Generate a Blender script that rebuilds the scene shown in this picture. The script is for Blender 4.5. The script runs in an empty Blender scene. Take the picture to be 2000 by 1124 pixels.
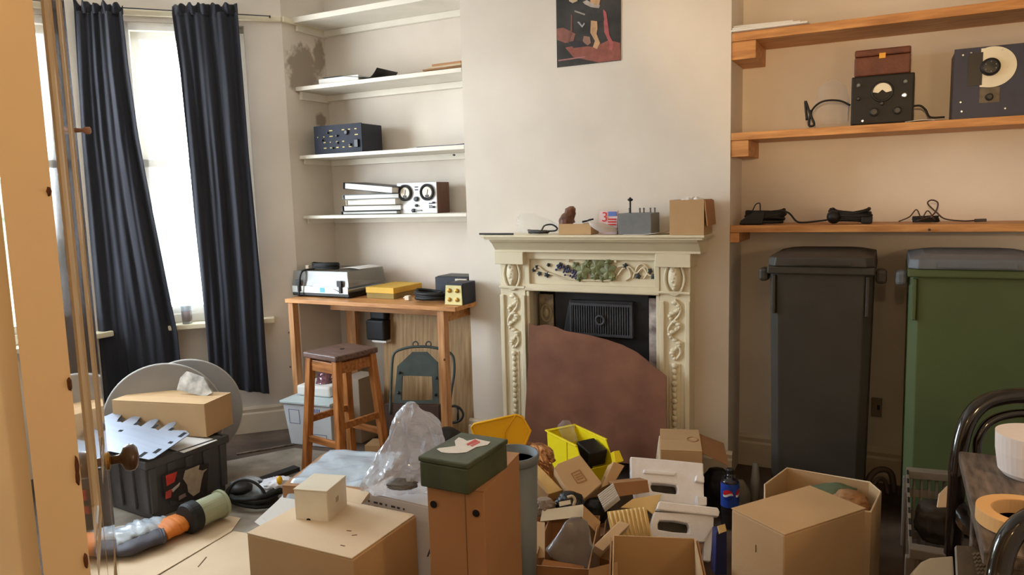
import bpy, math, random
import numpy as np
from mathutils import Vector, Matrix, noise
random.seed(7)
S = bpy.context.scene
COL = S.collection

# ------------------------------------------------------------------ camera
FOC = 1450.0
YAW, PIT, ROL = [math.radians(a) for a in (27.14, 7.01, 1.57)]
EYE = 1.32
def cam_axes():
    cy, sy = math.cos(YAW), math.sin(YAW)
    f = np.array([-sy*math.cos(PIT), cy*math.cos(PIT), -math.sin(PIT)])
    rt = np.array([cy, sy, 0.0]); dn = np.cross(f, rt)
    return rt*math.cos(ROL)+dn*math.sin(ROL), -rt*math.sin(ROL)+dn*math.cos(ROL), f
AX = cam_axes()
cd = bpy.data.cameras.new('camera'); cam = bpy.data.objects.new('camera', cd); COL.objects.link(cam)
cd.sensor_fit = 'HORIZONTAL'; cd.sensor_width = 36; cd.lens = FOC/2000*36; cd.clip_start = 0.02
r_, d_, f_ = AX
cam.matrix_world = Matrix(((r_[0], -d_[0], -f_[0], 0), (r_[1], -d_[1], -f_[1], 0), (r_[2], -d_[2], -f_[2], EYE), (0, 0, 0, 1)))
S.camera = cam

# ------------------------------------------------------------------ light and exposure
W = bpy.data.worlds.new('overcast_sky'); S.world = W; W.use_nodes = True
bg = W.node_tree.nodes['Background']; bg.inputs[1].default_value = 19.0
def sky():                                              # bright overcast dome over a dim street
    N, L = W.node_tree.nodes, W.node_tree.links
    tc = N.new('ShaderNodeTexCoord'); sx = N.new('ShaderNodeSeparateXYZ'); L.new(tc.outputs['Generated'], sx.inputs[0])
    rp = N.new('ShaderNodeValToRGB'); L.new(sx.outputs['Z'], rp.inputs[0])
    e = rp.color_ramp.elements; e[0].position = 0.0; e[0].color = (0.5, 0.53, 0.55, 1); e[1].position = 0.05; e[1].color = (0.82, 0.92, 1.0, 1)
    q = e.new(0.4); q.color = (0.36, 0.42, 0.48, 1)
    L.new(rp.outputs[0], bg.inputs[0])
sky()
S.view_settings.view_transform = 'Standard'; S.view_settings.look = 'None'; S.view_settings.gamma = 1
S.view_settings.use_curve_mapping = False
S.view_settings.exposure = 0.85
def lamp(name, kind, loc, power, color, aim=None, **kw):
    l = bpy.data.lights.new(name, kind); l.energy = power; l.color = color
    o = bpy.data.objects.new(name, l); COL.objects.link(o); o.location = loc
    for k, v in kw.items():
        if k == 'portal': l.cycles.is_portal = True
        else: setattr(l, k, v)
    if aim is not None:
        o.rotation_euler = (Vector(aim)-Vector(loc)).to_track_quat('-Z', 'Y').to_euler()
    return o
WARM = (1.0, 0.66, 0.34)
lamp('hall_bulb', 'POINT', (0.02, -0.42, 1.95), 9, WARM, shadow_soft_size=0.06)
lamp('room_lamp', 'POINT', (0.78, 1.2, 1.30), 7.0, WARM, shadow_soft_size=0.07)
lamp('added_alcove_spot', 'SPOT', (-0.05, -0.30, 1.55), 86, WARM, aim=(0.42, 3.6, 2.85), spot_size=math.radians(54), spot_blend=0.35, shadow_soft_size=0.03)  # added spot without a known fitting, cone shaped to light the upper right alcove
# daylight portals in the bay windows
lamp('bay_portal', 'AREA', (-3.42, 2.90, 1.48), 1, (1, 1, 1), aim=(-2.42, 1.90, 1.48), shape='RECTANGLE', size=0.62, size_y=1.6, portal=True)
lamp('bay_front_portal', 'AREA', (-3.74, 1.85, 1.48), 1, (1, 1, 1), aim=(0, 1.85, 1.48), shape='RECTANGLE', size=1.2, size_y=1.6, portal=True)

# ------------------------------------------------------------------ picture rays met with real planes
EY = np.array([0, 0, EYE])
def ray(x, y): return AX[0]*(x-1000)/FOC + AX[1]*(y-562)/FOC + AX[2]
def onY(x, y, Y): d = ray(x, y); return EY + d*(Y/d[1])
def onX(x, y, X): d = ray(x, y); return EY + d*(X/d[0])
def onZ(x, y, z): d = ray(x, y); return EY + d*((z-EYE)/d[2])
def onD(x, y, D): return EY + ray(x, y)*D
def onP(x, y, P0, n): d = ray(x, y); n = np.array(n, float); return EY + d*(n@(np.array(P0)-EY)/(n@d))
def depth_of(p): return float((np.array(p)-EY)@AX[2])

# ------------------------------------------------------------------ materials
def lin(c):
    return tuple((v/255/12.92 if v <= 10 else ((v/255+0.055)/1.055)**2.4) for v in c)
MATS = {}
def mat(name, rgb, rough=0.7, var=0.12, scale=6, bump=0.0, bscale=40, metal=0.0, stretch=None, rgb2=None, alpha=1.0, trans=0.0, coat=0.0, detail=4, sheen=0, ior=1.45):
    if name in MATS: return MATS[name]
    m = bpy.data.materials.new(name); m.use_nodes = True
    nt = m.node_tree; N = nt.nodes; L = nt.links; p = N['Principled BSDF']
    tc = N.new('ShaderNodeTexCoord'); mp = N.new('ShaderNodeMapping'); L.new(tc.outputs['Object'], mp.inputs[0])
    if stretch: mp.inputs['Scale'].default_value = stretch
    nz = N.new('ShaderNodeTexNoise'); nz.inputs['Scale'].default_value = scale; nz.inputs['Detail'].default_value = detail
    L.new(mp.outputs[0], nz.inputs['Vector'])
    rp = N.new('ShaderNodeValToRGB'); L.new(nz.outputs['Fac'], rp.inputs[0])
    a = lin(rgb); b = lin(rgb2) if rgb2 else a
    rp.color_ramp.elements[0].position = 0.3; rp.color_ramp.elements[1].position = 0.7
    rp.color_ramp.elements[0].color = tuple(max(0, v*(1-var)) for v in b)+(1,)
    rp.color_ramp.elements[1].color = tuple(min(1, v*(1+var)) for v in a)+(1,)
    L.new(rp.outputs[0], p.inputs['Base Color'])
    p.inputs['Roughness'].default_value = rough; p.inputs['Metallic'].default_value = metal
    p.inputs['Alpha'].default_value = alpha; p.inputs['Transmission Weight'].default_value = trans; p.inputs['IOR'].default_value = ior
    p.inputs['Coat Weight'].default_value = coat
    if sheen: p.inputs['Sheen Weight'].default_value = sheen
    if bump:
        n2 = N.new('ShaderNodeTexNoise'); n2.inputs['Scale'].default_value = bscale; n2.inputs['Detail'].default_value = 5
        L.new(mp.outputs[0], n2.inputs['Vector'])
        bp = N.new('ShaderNodeBump'); bp.inputs['Strength'].default_value = bump; bp.inputs['Distance'].default_value = 0.01
        L.new(n2.outputs['Fac'], bp.inputs['Height']); L.new(bp.outputs[0], p.inputs['Normal'])
    MATS[name] = m
    return m
CARD = mat('cardboard', (190, 156, 114), 0.85, 0.06, 5, 0.05, 120)
CARD_D = mat('cardboard_darker', (160, 118, 80), 0.85, 0.08, 5, 0.05, 120)
CARD_L = mat('cardboard_pale', (216, 192, 160), 0.85, 0.06, 5, 0.05, 120)
CARD_R = mat('cardboard_reddish', (172, 126, 86), 0.8, 0.07, 4, 0.05, 120)
KRAFT = mat('cardboard_yellow', (222, 190, 128), 0.8, 0.07, 5, 0.05, 90)
CREAM = mat('cream_card', (222, 212, 190), 0.7, 0.06, 10, 0.05, 60)
PAPER = mat('white_paper', (232, 230, 226), 0.7, 0.04, 6, 0.05, 60)
PAPER_O = mat('aged_paper', (200, 180, 150), 0.8, 0.12, 9, 0.1, 60)
BLACK = mat('black_plastic', (26, 26, 28), 0.42, 0.15, 20)
RUBBER = mat('black_rubber', (22, 22, 22), 0.6, 0.2, 20)
GLOSSB = mat('gloss_black_tube', (24, 18, 16), 0.12, 0.1, 5, coat=0.6)
GREY = mat('grey_metal', (116, 118, 118), 0.5, 0.08, 12, metal=0.2)
STEEL = mat('bright_steel', (200, 200, 205), 0.28, 0.05, 12, metal=0.9)
ALU = mat('brushed_aluminium', (150, 156, 168), 0.42, 0.05, 4, metal=0.75, stretch=(1, 12, 1))
BRASS = mat('brass', (170, 130, 60), 0.4, 0.1, 12, metal=0.8)
WALLM = mat('cream_wall_paint', (228, 219, 207), 0.75, 0.03, 2.2, 0.08, 14, rgb2=(218, 208, 195))
PAINT = mat('cream_gloss_paint', (226, 216, 188), 0.38, 0.04, 5, 0.04, 50)
WHITEP = mat('white_shelf_paint', (232, 226, 212), 0.5, 0.05, 6, 0.04, 50)
PINE = mat('pine_wood', (206, 150, 92), 0.5, 0.16, 4, 0.06, 30, stretch=(1.5, 14, 14), rgb2=(186, 124, 70))
PINE_V = mat('pine_post', (206, 156, 106), 0.55, 0.16, 4, 0.06, 30, stretch=(14, 14, 1.2), rgb2=(182, 122, 74))
OAK_V = mat('varnished_stool_leg', (178, 116, 62), 0.38, 0.2, 4, 0.06, 30, stretch=(14, 14, 1.5), rgb2=(146, 88, 42))
OAK_H = mat('varnished_stool_rail', (176, 116, 64), 0.38, 0.2, 4, 0.06, 30, stretch=(2, 14, 14), rgb2=(140, 84, 42))
SEATW = mat('worn_dark_seat', (112, 86, 76), 0.45, 0.25, 5, 0.1, 30, stretch=(2, 14, 14), rgb2=(86, 62, 54))
PLY = mat('plywood', (186, 152, 108), 0.6, 0.14, 4, 0.04, 30, stretch=(16, 1, 1.2), rgb2=(160, 124, 80))
HARDB = mat('brown_hardboard', (126, 84, 62), 0.75, 0.16, 5, 0.06, 60, rgb2=(108, 68, 50))
IRON = mat('black_cast_iron', (38, 38, 42), 0.5, 0.2, 14, 0.15, 60)
YEL = mat('yellow_plastic', (244, 222, 24), 0.4, 0.05, 5)
YELD = mat('amber_plastic', (238, 178, 14), 0.4, 0.05, 5)
POLY = mat('polystyrene', (240, 238, 240), 0.7, 0.03, 30, 0.12, 160)
GREENM = mat('army_green_metal', (74, 82, 58), 0.45, 0.14, 12, 0.05, 40, rgb2=(62, 68, 48))
DGREEN = mat('dark_green_metal', (72, 82, 78), 0.5, 0.2, 14, 0.1, 50)
CRATE = mat('dark_grey_plastic', (78, 76, 78), 0.5, 0.12, 8, 0.04, 60)
BIND = mat('charcoal_bin_plastic', (60, 56, 50), 0.5, 0.12, 6, 0.06, 160)
BING = mat('green_bin_plastic', (84, 98, 62), 0.5, 0.1, 3, 0.06, 160)
BINL = mat('grey_bin_lid', (104, 110, 118), 0.5, 0.1, 6, 0.05, 120)
FILM = mat('clear_plastic_film', (232, 238, 248), 0.14, 0.04, 9, 0.5, 22, alpha=0.36, coat=0.6)
FILM2 = mat('thin_clear_film', (236, 240, 246), 0.16, 0.04, 9, 0.5, 30, alpha=0.11, coat=0.3)
FILM3 = mat('cloudy_plastic_film', (206, 220, 232), 0.2, 0.08, 9, 0.5, 26, alpha=0.72, coat=0.5)
GOLD = mat('crumpled_gold_foil', (206, 156, 112), 0.28, 0.3, 18, 0.4, 40, metal=0.75)
RED = mat('red_print', (206, 44, 40), 0.6)
BLUE = mat('blue_print', (36, 60, 150), 0.5)
INK = mat('printed_ink', (70, 70, 84), 0.7)
INKB = mat('blue_box_ink', (112, 122, 160), 0.7)
NAVY = mat('navy_panel', (32, 36, 50), 0.5, 0.15, 14)
BLUEM = mat('blue_grey_panel', (46, 50, 72), 0.5, 0.15, 14)
WOODD = mat('dark_walnut', (92, 58, 42), 0.5, 0.2, 5, 0.05, 30, stretch=(12, 12, 2))
GREYW = mat('weathered_grey_wood', (112, 98, 86), 0.6, 0.3, 6, 0.2, 40, stretch=(12, 2, 12), rgb2=(70, 58, 50))
TAPE = mat('masking_tape', (222, 172, 110), 0.7, 0.05, 10)
DISC = mat('grey_round_board', (148, 144, 140), 0.6, 0.14, 5, 0.06, 30)
GREYB = mat('blue_grey_plastic', (112, 122, 128), 0.5, 0.1, 7)
PALEG = mat('pale_green_roll', (166, 170, 140), 0.7, 0.1, 10)
DARK = mat('hole_shade', (20, 18, 16), 0.9)  # for surface patches: the shade of uncut holes is put into this colour
GLASSF = mat('dial_face', (236, 228, 205), 0.4)

# ------------------------------------------------------------------ mesh builder
class MB:
    def __init__(s): s.v = []; s.f = []
    def add(s, vs, fs):
        o = len(s.v); s.v += [tuple(float(c) for c in p) for p in vs]; s.f += [tuple(i+o for i in f) for f in fs]; return s
    def hexa(s, p):
        return s.add(p, [(0, 3, 2, 1), (4, 5, 6, 7), (0, 1, 5, 4), (1, 2, 6, 5), (2, 3, 7, 6), (3, 0, 4, 7)])
    def box(s, c, d, rot=None):
        x, y, z = d[0]/2, d[1]/2, d[2]/2
        p = [Vector(q) for q in ((-x, -y, -z), (x, -y, -z), (x, y, -z), (-x, y, -z), (-x, -y, z), (x, -y, z), (x, y, z), (-x, y, z))]
        if rot is not None: p = [rot @ q for q in p]
        return s.hexa([q+Vector(c) for q in p])
    def rng(s, x0, x1, y0, y1, z0, z1): return s.box(((x0+x1)/2, (y0+y1)/2, (z0+z1)/2), (abs(x1-x0), abs(y1-y0), abs(z1-z0)))
    def beam(s, a, b, w, h, up=(0, 0, 1)):
        a, b = Vector(a), Vector(b); t = (b-a).normalized(); r = t.cross(Vector(up)).normalized()*w/2; u = r.cross(t).normalized()*h/2
        return s.hexa([a-r-u, a+r-u, a+r+u, a-r+u, b-r-u, b+r-u, b+r+u, b-r+u])
    def tube(s, pts, r, n=8, closed=False, cap=True):
        pts = [Vector(p) for p in pts]; k = len(pts); rr = r if isinstance(r, (list, tuple)) else [r]*k
        T = []
        for i in range(k):
            a = pts[(i-1) % k] if (closed or i > 0) else pts[i]; b = pts[(i+1) % k] if (closed or i < k-1) else pts[i]
            t = b-a; T.append(t.normalized() if t.length > 1e-9 else Vector((0, 0, 1)))
        u = T[0].orthogonal().normalized(); vs = []
        for i in range(k):
            u = u-T[i]*u.dot(T[i]); u = u.normalized() if u.length > 1e-6 else T[i].orthogonal().normalized()
            w = T[i].cross(u)
            for j in range(n):
                a = 2*math.pi*j/n; vs.append(pts[i]+(u*math.cos(a)+w*math.sin(a))*rr[i])
        fs = []
        for i in range(k if closed else k-1):
            for j in range(n):
                fs.append((i*n+j, i*n+(j+1) % n, ((i+1) % k)*n+(j+1) % n, ((i+1) % k)*n+j))
        if not closed and cap: fs += [tuple(range(n-1, -1, -1)), tuple((k-1)*n+j for j in range(n))]
        return s.add(vs, fs)
    def lathe(s, prof, n=24, M=None):
        vs = []; k = len(prof)
        for r, z in prof:
            for j in range(n):
                a = 2*math.pi*j/n; q = Vector((r*math.cos(a), r*math.sin(a), z)); vs.append(M @ q if M else q)
        fs = [(i*n+j, i*n+(j+1) % n, (i+1)*n+(j+1) % n, (i+1)*n+j) for i in range(k-1) for j in range(n)]
        fs += [tuple(range(n-1, -1, -1)), tuple((k-1)*n+j for j in range(n))]
        return s.add(vs, fs)
    def prism(s, poly, vec):
        k = len(poly); v = Vector(vec); P = [Vector(p) for p in poly]
        return s.add(P+[p+v for p in P], [tuple(range(k-1, -1, -1)), tuple(range(k, 2*k))]+[(i, (i+1) % k, (i+1) % k+k, i+k) for i in range(k)])
    def holed(s, outer, inner, vec):
        k = len(outer); v = Vector(vec); A = [Vector(p) for p in outer]; B = [Vector(p) for p in inner]
        vs = A+B+[p+v for p in A]+[p+v for p in B]; fs = []
        for i in range(k):
            j = (i+1) % k
            fs += [(i, k+i, k+j, j), (2*k+i, 2*k+j, 3*k+j, 3*k+i), (i, j, 2*k+j, 2*k+i), (k+i, 3*k+i, 3*k+j, k+j)]
        return s.add(vs, fs)
    def openbox(s, w, d, h, t=0.004, z=0, cx=0, cy=0, taper=1.0):
        def q(a, b, zz, k): return [(cx-a*k, cy-b*k, zz), (cx+a*k, cy-b*k, zz), (cx+a*k, cy+b*k, zz), (cx-a*k, cy+b*k, zz)]
        a, b = w/2, d/2
        vs = q(a, b, z, taper)+q(a, b, z+h, 1)+q(a-t, b-t, z+h, 1)+q(a-t, b-t, z+t, taper)
        fs = [(3, 2, 1, 0), (12, 13, 14, 15)]
        for o in (0, 4, 8):
            for i in range(4): fs.append((o+i, o+(i+1) % 4, o+4+(i+1) % 4, o+4+i))
        return s.add(vs, fs)
    def grid(s, fn, nu, nv):
        vs = [fn(i/nu, j/nv) for j in range(nv+1) for i in range(nu+1)]
        return s.add(vs, [(j*(nu+1)+i, j*(nu+1)+i+1, (j+1)*(nu+1)+i+1, (j+1)*(nu+1)+i) for j in range(nv) for i in range(nu)])
    def ball(s, c, r, n=16, m=10, amp=0, fr=3, seed=0):
        rx, ry, rz = r if isinstance(r, (tuple, list)) else (r, r, r); vs = []
        for j in range(m+1):
            th = math.pi*j/m
            for i in range(n):
                a = 2*math.pi*i/n; d = Vector((math.sin(th)*math.cos(a), math.sin(th)*math.sin(a), -math.cos(th)))
                k = 1+amp*noise.noise(d*fr+Vector((seed, seed*2, 0)))
                vs.append((c[0]+d.x*rx*k, c[1]+d.y*ry*k, c[2]+d.z*rz*k))
        return s.add(vs, [(j*n+i, j*n+(i+1) % n, (j+1)*n+(i+1) % n, (j+1)*n+i) for j in range(m) for i in range(n)])
    def build(s, name, material, parent=None, world=False, smooth=False, bevel=0, solid=0, sub=0, label=None):
        vs = s.v
        if world and parent is not None:
            I = FR[parent.name]; vs = [tuple(I @ Vector(p)) for p in vs]
        me = bpy.data.meshes.new(name); me.from_pydata(vs, [], s.f); me.update()
        if smooth:
            me.polygons.foreach_set('use_smooth', [True]*len(me.polygons))
        o = bpy.data.objects.new(name, me); COL.objects.link(o)
        for m in (material if isinstance(material, list) else [material]): me.materials.append(m)
        if parent is not None: o.parent = parent
        if solid:
            q = o.modifiers.new('thick', 'SOLIDIFY'); q.thickness = solid; q.offset = 0
        if bevel:
            q = o.modifiers.new('edge', 'BEVEL'); q.width = bevel; q.segments = 2; q.limit_method = 'ANGLE'; q.angle_limit = math.radians(40)
        if sub:
            q = o.modifiers.new('smooth', 'SUBSURF'); q.levels = sub; q.render_levels = sub
        if label: o['label'] = label
        return o
FR = {}
def thing(name, label, cat, loc=(0, 0, 0), rz=0, group=None):
    o = bpy.data.objects.new(name, None); COL.objects.link(o); o.empty_display_size = 0.05
    o.location = [float(c) for c in loc]; o.rotation_euler = (0, 0, rz)
    o['label'] = label; o['category'] = cat
    if group: o['group'] = group
    FR[o.name] = (Matrix.Translation(o.location) @ Matrix.Rotation(rz, 4, 'Z')).inverted()
    return o
def solo(name, mb, m, label, cat, group=None, kind=None, **kw):
    a = np.array(mb.v); c = Vector(((a[:, 0].min()+a[:, 0].max())/2, (a[:, 1].min()+a[:, 1].max())/2, a[:, 2].min()))
    mb.v = [tuple(Vector(p)-c) for p in mb.v]
    o = mb.build(name, m, **kw); o.location = c; o['label'] = label; o['category'] = cat
    if group: o['group'] = group
    if kind: o['kind'] = kind
    return o
def struct(name, mb, m, parent=None, label=None, **kw):
    o = mb.build(name, m, parent, **kw)
    if parent is None: o['kind'] = 'structure'
    if label: o['label'] = label
    return o
def lathe_on(a, b):                                   # frame whose z axis runs a -> b
    a, b = Vector(a), Vector(b); z = (b-a).normalized(); x = z.orthogonal().normalized(); y = z.cross(x)
    return Matrix(((x.x, y.x, z.x, a.x), (x.y, y.y, z.y, a.y), (x.z, y.z, z.z, a.z), (0, 0, 0, 1)))
def curve_pts(pts, n=8):                              # Catmull-Rom
    P = [Vector(p) for p in pts]; P = [2*P[0]-P[1]]+P+[2*P[-1]-P[-2]]; out = []
    for i in range(1, len(P)-2):
        for k in range(n):
            t = k/n
            out.append(0.5*(2*P[i]+(P[i+1]-P[i-1])*t+(2*P[i-1]-5*P[i]+4*P[i+1]-P[i+2])*t*t+(3*P[i]-P[i-1]-3*P[i+1]+P[i+2])*t**3))
    return out+[P[-2]]
def coil(c, R, turns, jit=0.01, flat=0.7, rise=0.03, seed=1, n=16):
    rnd = random.Random(seed); out = []; lev = [rnd.random() for _ in range(int(turns)*2+4)]
    k = int(turns*n)
    for i in range(k):
        a = 2*math.pi*i/n; w = 1+0.22*noise.noise(Vector((i*0.11, seed, 0)))
        out.append((c[0]+R*w*math.cos(a), c[1]+R*w*flat*math.sin(a), c[2]+rise*(lev[2*i//n]*(1-(2*i % n)/n)+lev[2*i//n+1]*((2*i % n)/n))+rnd.uniform(0, jit)*0.3))
    return out
def text_mb(body, size):
    c = bpy.data.curves.new('lettering', 'FONT'); c.body = body; c.size = size; c.extrude = 0.0004; c.align_x = 'CENTER'; c.align_y = 'CENTER'
    o = bpy.data.objects.new('lettering', c); COL.objects.link(o); bpy.context.view_layer.update()
    me = bpy.data.meshes.new_from_object(o.evaluated_get(bpy.context.evaluated_depsgraph_get()))
    m = MB(); m.add([v.co[:] for v in me.vertices], [tuple(p.vertices) for p in me.polygons])
    bpy.data.objects.remove(o); bpy.data.meshes.remove(me)
    return m
def moved(mb, M):
    mb.v = [tuple(M @ Vector(p)) for p in mb.v]; return mb
def fit(N, L, R, zt, square=True):
    a, b, c = [onZ(q[0], q[1], zt)[:2] for q in (N, L, R)]
    u, v = b-a, c-a
    an = [math.atan2(u[1], u[0])-math.pi, math.atan2(v[1], v[0])-math.pi/2]
    an = [(x+math.pi) % (2*math.pi)-math.pi for x in an]
    r = (an[0]+an[1])/2; w, d = float(np.hypot(*u)), float(np.hypot(*v))
    ex = np.array([math.cos(r), math.sin(r)]); ey = np.array([-math.sin(r), math.cos(r)])
    ctr = a-ex*w/2+ey*d/2
    return ctr, w, d, r
def carton(name, label, N, L, R, zt, h, m=None, cat='box', group=None, flaps='y', bevel=0.003, gap=0.003, lidm=None):
    ctr, w, d, r = fit(N, L, R, zt)
    m = m or CARD
    t = thing(name, label, cat, (ctr[0], ctr[1], zt-h), r, group)
    f = 0.004 if flaps else 0
    MB().rng(-w/2, w/2, -d/2, d/2, 0, h-f).build('body', m, t, bevel=bevel)
    if flaps == 'y':
        for s_ in (-1, 1): MB().rng(-w/2, w/2, s_*gap/2, s_*d/2, h-f, h).build('flap', lidm or m, t, bevel=0.0012)
    elif flaps == 'x':
        for s_ in (-1, 1): MB().rng(s_*gap/2, s_*w/2, -d/2, d/2, h-f, h).build('flap', lidm or m, t, bevel=0.0012)
    elif flaps == 'lid':
        MB().rng(-w/2-0.001, w/2+0.001, -d/2-0.001, d/2+0.001, h-f, h).build('lid', lidm or m, t, bevel=0.0015)
    return t, w, d, h
def panel(pts, P0, n, th):                            # outline met with a plane, given real thickness
    nn = Vector(n).normalized(); m = MB(); m.prism([onP(x, y, P0, n) for x, y in pts], -nn*th); return m
def loft(levels, D, ratio=0.8, n=40, rings=26, amp=0.12, fr=4, seed=0, tilt=0.0):
    ys = np.array([l[2] for l in levels], float); tt = np.linspace(0, 1, len(levels)); m = MB(); vs = []
    R = Vector(AX[0]); R.z = 0; R.normalize(); Fw = Vector((-R.y, R.x, 0))
    for k in range(rings+1):
        t = k/rings
        xl = np.interp(t, tt, [l[0] for l in levels]); xr = np.interp(t, tt, [l[1] for l in levels]); y = np.interp(t, tt, ys)
        dd = D+tilt*(t-0.5); c = Vector(onD((xl+xr)/2, y, dd)); h = (xr-xl)/2*dd/FOC
        for j in range(n):
            a = 2*math.pi*j/n
            e = 1+amp*(noise.noise(Vector((math.cos(a)*fr, math.sin(a)*fr, k*0.16*fr/4+seed*3.1)))+0.5*noise.noise(Vector((math.cos(a)*fr*2.6, math.sin(a)*fr*2.6, k*0.35+seed))))
            vs.append(c+R*h*math.cos(a)*e+Fw*h*ratio*math.sin(a)*e)
    fs = [(k*n+j, k*n+(j+1) % n, (k+1)*n+(j+1) % n, (k+1)*n+j) for k in range(rings) for j in range(n)]
    fs += [tuple(range(n-1, -1, -1)), tuple(rings*n+j for j in range(n))]
    return m.add(vs, fs)

# ------------------------------------------------------------------ setting
YB, YR, XL, XA, XB, XW, ZC = 3.60, 3.322, -3.06, -1.953, -0.628, 1.30, 2.75
BA = Vector((XL, 3.246, 0)); BD = Vector((-0.70711, -0.70711, 0)); BN = Vector((0.70711, -0.70711, 0))
BAY = Matrix(((BD.x, BN.x, 0, BA.x), (BD.y, BN.y, 0, BA.y), (0, 0, 1, 0), (0, 0, 0, 1)))
BL = 0.95
def floor_mat():
    m = mat('dusty_boards', (96, 80, 68), 0.85, 0.3, 3.5, 0.3, 25, rgb2=(58, 44, 36))
    return m
struct('floor', MB().rng(-4.3, 2.2, -1.6, 3.8, -0.08, 0), floor_mat())
struct('ceiling', MB().rng(-4.3, 2.2, -1.6, 3.8, ZC, ZC+0.08), mat('ceiling_paint', (243, 240, 234), 0.8))
struct('wall_back', MB().rng(XL-0.1, XW+0.1, YB, YB+0.1, 0, ZC), WALLM)
# chimney breast with a real fire opening
FX0, FX1, FZ = -1.585, -0.915, 0.86
b = MB().rng(XA, FX0, YR, YB, 0, ZC).rng(FX1, XB, YR, YB, 0, ZC).rng(FX0, FX1, YR, YB, FZ, ZC)
struct('wall_chimney', b, WALLM)
# left wall stub of the alcove, with a damp patch where the paint has failed
def damp_mat():
    m = WALLM.copy(); m.name = 'cream_wall_damp'; nt = m.node_tree; N, L = nt.nodes, nt.links; p = N['Principled BSDF']
    src = p.inputs['Base Color'].links[0].from_socket
    tc = N.new('ShaderNodeTexCoord'); acc = None
    nz = N.new('ShaderNodeTexNoise'); nz.inputs['Scale'].default_value = 26; nz.inputs['Detail'].default_value = 6; L.new(tc.outputs['Object'], nz.inputs['Vector'])
    for (yc, zc, ry, rz) in ((3.40, 2.085, 0.135, 0.14), (3.54, 2.17, 0.055, 0.11), (3.37, 2.02, 0.10, 0.08), (3.52, 1.80, 0.05, 0.05)):
        mp = N.new('ShaderNodeMapping'); mp.vector_type = 'POINT'; L.new(tc.outputs['Object'], mp.inputs[0])
        mp.inputs['Scale'].default_value = (0.0, 1/ry, 1/rz); mp.inputs['Location'].default_value = (0, -yc/ry, -zc/rz)
        ln = N.new('ShaderNodeVectorMath'); ln.operation = 'LENGTH'; L.new(mp.outputs[0], ln.inputs[0])
        ad = N.new('ShaderNodeMath'); ad.operation = 'MULTIPLY_ADD'; L.new(nz.outputs['Fac'], ad.inputs[0]); ad.inputs[1].default_value = 1.1
        L.new(ln.outputs['Value'], ad.inputs[2])
        mr = N.new('ShaderNodeMapRange'); L.new(ad.outputs[0], mr.inputs[0]); mr.inputs[1].default_value = 1.28; mr.inputs[2].default_value = 1.62; mr.inputs[3].default_value = 0.7; mr.inputs[4].default_value = 0
        if acc is None: acc = mr.outputs[0]
        else:
            mx = N.new('ShaderNodeMath'); mx.operation = 'MAXIMUM'; L.new(acc, mx.inputs[0]); L.new(mr.outputs[0], mx.inputs[1]); acc = mx.outputs[0]
    mix = N.new('ShaderNodeMixRGB'); L.new(acc, mix.inputs[0]); L.new(src, mix.inputs[1]); mix.inputs[2].default_value = lin((128, 108, 90))+(1,)
    L.new(mix.outputs[0], p.inputs['Base Color'])
    return m
struct('wall_left', MB().rng(XL-0.1, XL, 3.246, YB, 0, ZC), damp_mat())
struct('wall_left_front', MB().rng(XL-0.1, XL, 0.2, 0.478, 0, ZC), WALLM)
def bay_bits(m, w0, w1, z0, z1, L_):                   # wall of length L_ round one opening
    m.rng(0, w0, -0.1, 0, 0, ZC).rng(w1, L_, -0.1, 0, 0, ZC).rng(w0, w1, -0.1, 0, 0, z0).rng(w0, w1, -0.1, 0, z1, ZC); return m
struct('wall_bay', moved(bay_bits(MB(), 0.20, 0.82, 0.67, 2.29, BL), BAY), WALLM)
BC = BA+BD*BL
BAYF = Matrix(((0, 1, 0, BC.x), (-1, 0, 0, BC.y), (0, 0, 1, 0), (0, 0, 0, 1)))
FL = BC.y-1.15
struct('wall_bay_front', moved(bay_bits(MB(), 0.14, FL-0.14, 0.67, 2.29, FL), BAYF), WALLM)
q = MB().rng(0, BL, -0.1, 0, 0, ZC); D2 = Vector((0.70711, -0.70711, 0)); N2 = Vector((0.70711, 0.70711, 0))
struct('wall_bay_side', moved(q, Matrix(((D2.x, N2.x, 0, BC.x), (D2.y, N2.y, 0, 1.15), (0, 0, 1, 0), (0, 0, 0, 1)))), WALLM)
struct('wall_right', MB().rng(XW, XW+0.1, 0.2, YB, 0, ZC), WALLM)
# wall with the doorway we look through, and the hall behind it
struct('wall_near', MB().rng(XL, -0.80, 0.18, 0.28, 0, ZC).rng(0.16, XW, 0.18, 0.28, 0, ZC).rng(-0.80, 0.16, 0.18, 0.28, 2.06, ZC), WALLM)
struct('wall_hall', MB().rng(-1.4, XW+0.1, -1.1, -1.0, 0, ZC).rng(-1.4, -1.3, -1.0, 0.18, 0, ZC).rng(XW, XW+0.1, -1.0, 0.18, 0, ZC), WALLM)
DOORP = mat('gloss_door_paint', (214, 196, 168), 0.05, 0.03, 4, coat=0.6)
struct('trim_1', MB().rng(-0.80, -0.681, 0.17, 0.372, 0, 2.06).rng(0.075, 0.16, 0.17, 0.30, 0, 2.06).rng(-0.80, 0.16, 0.17, 0.30, 1.99, 2.06), mat('door_frame_paint', (216, 200, 172), 0.4, 0.04))
PANE = mat('window_pane', (235, 245, 250), 0.02, 0.0, 2, alpha=0.05)
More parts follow.
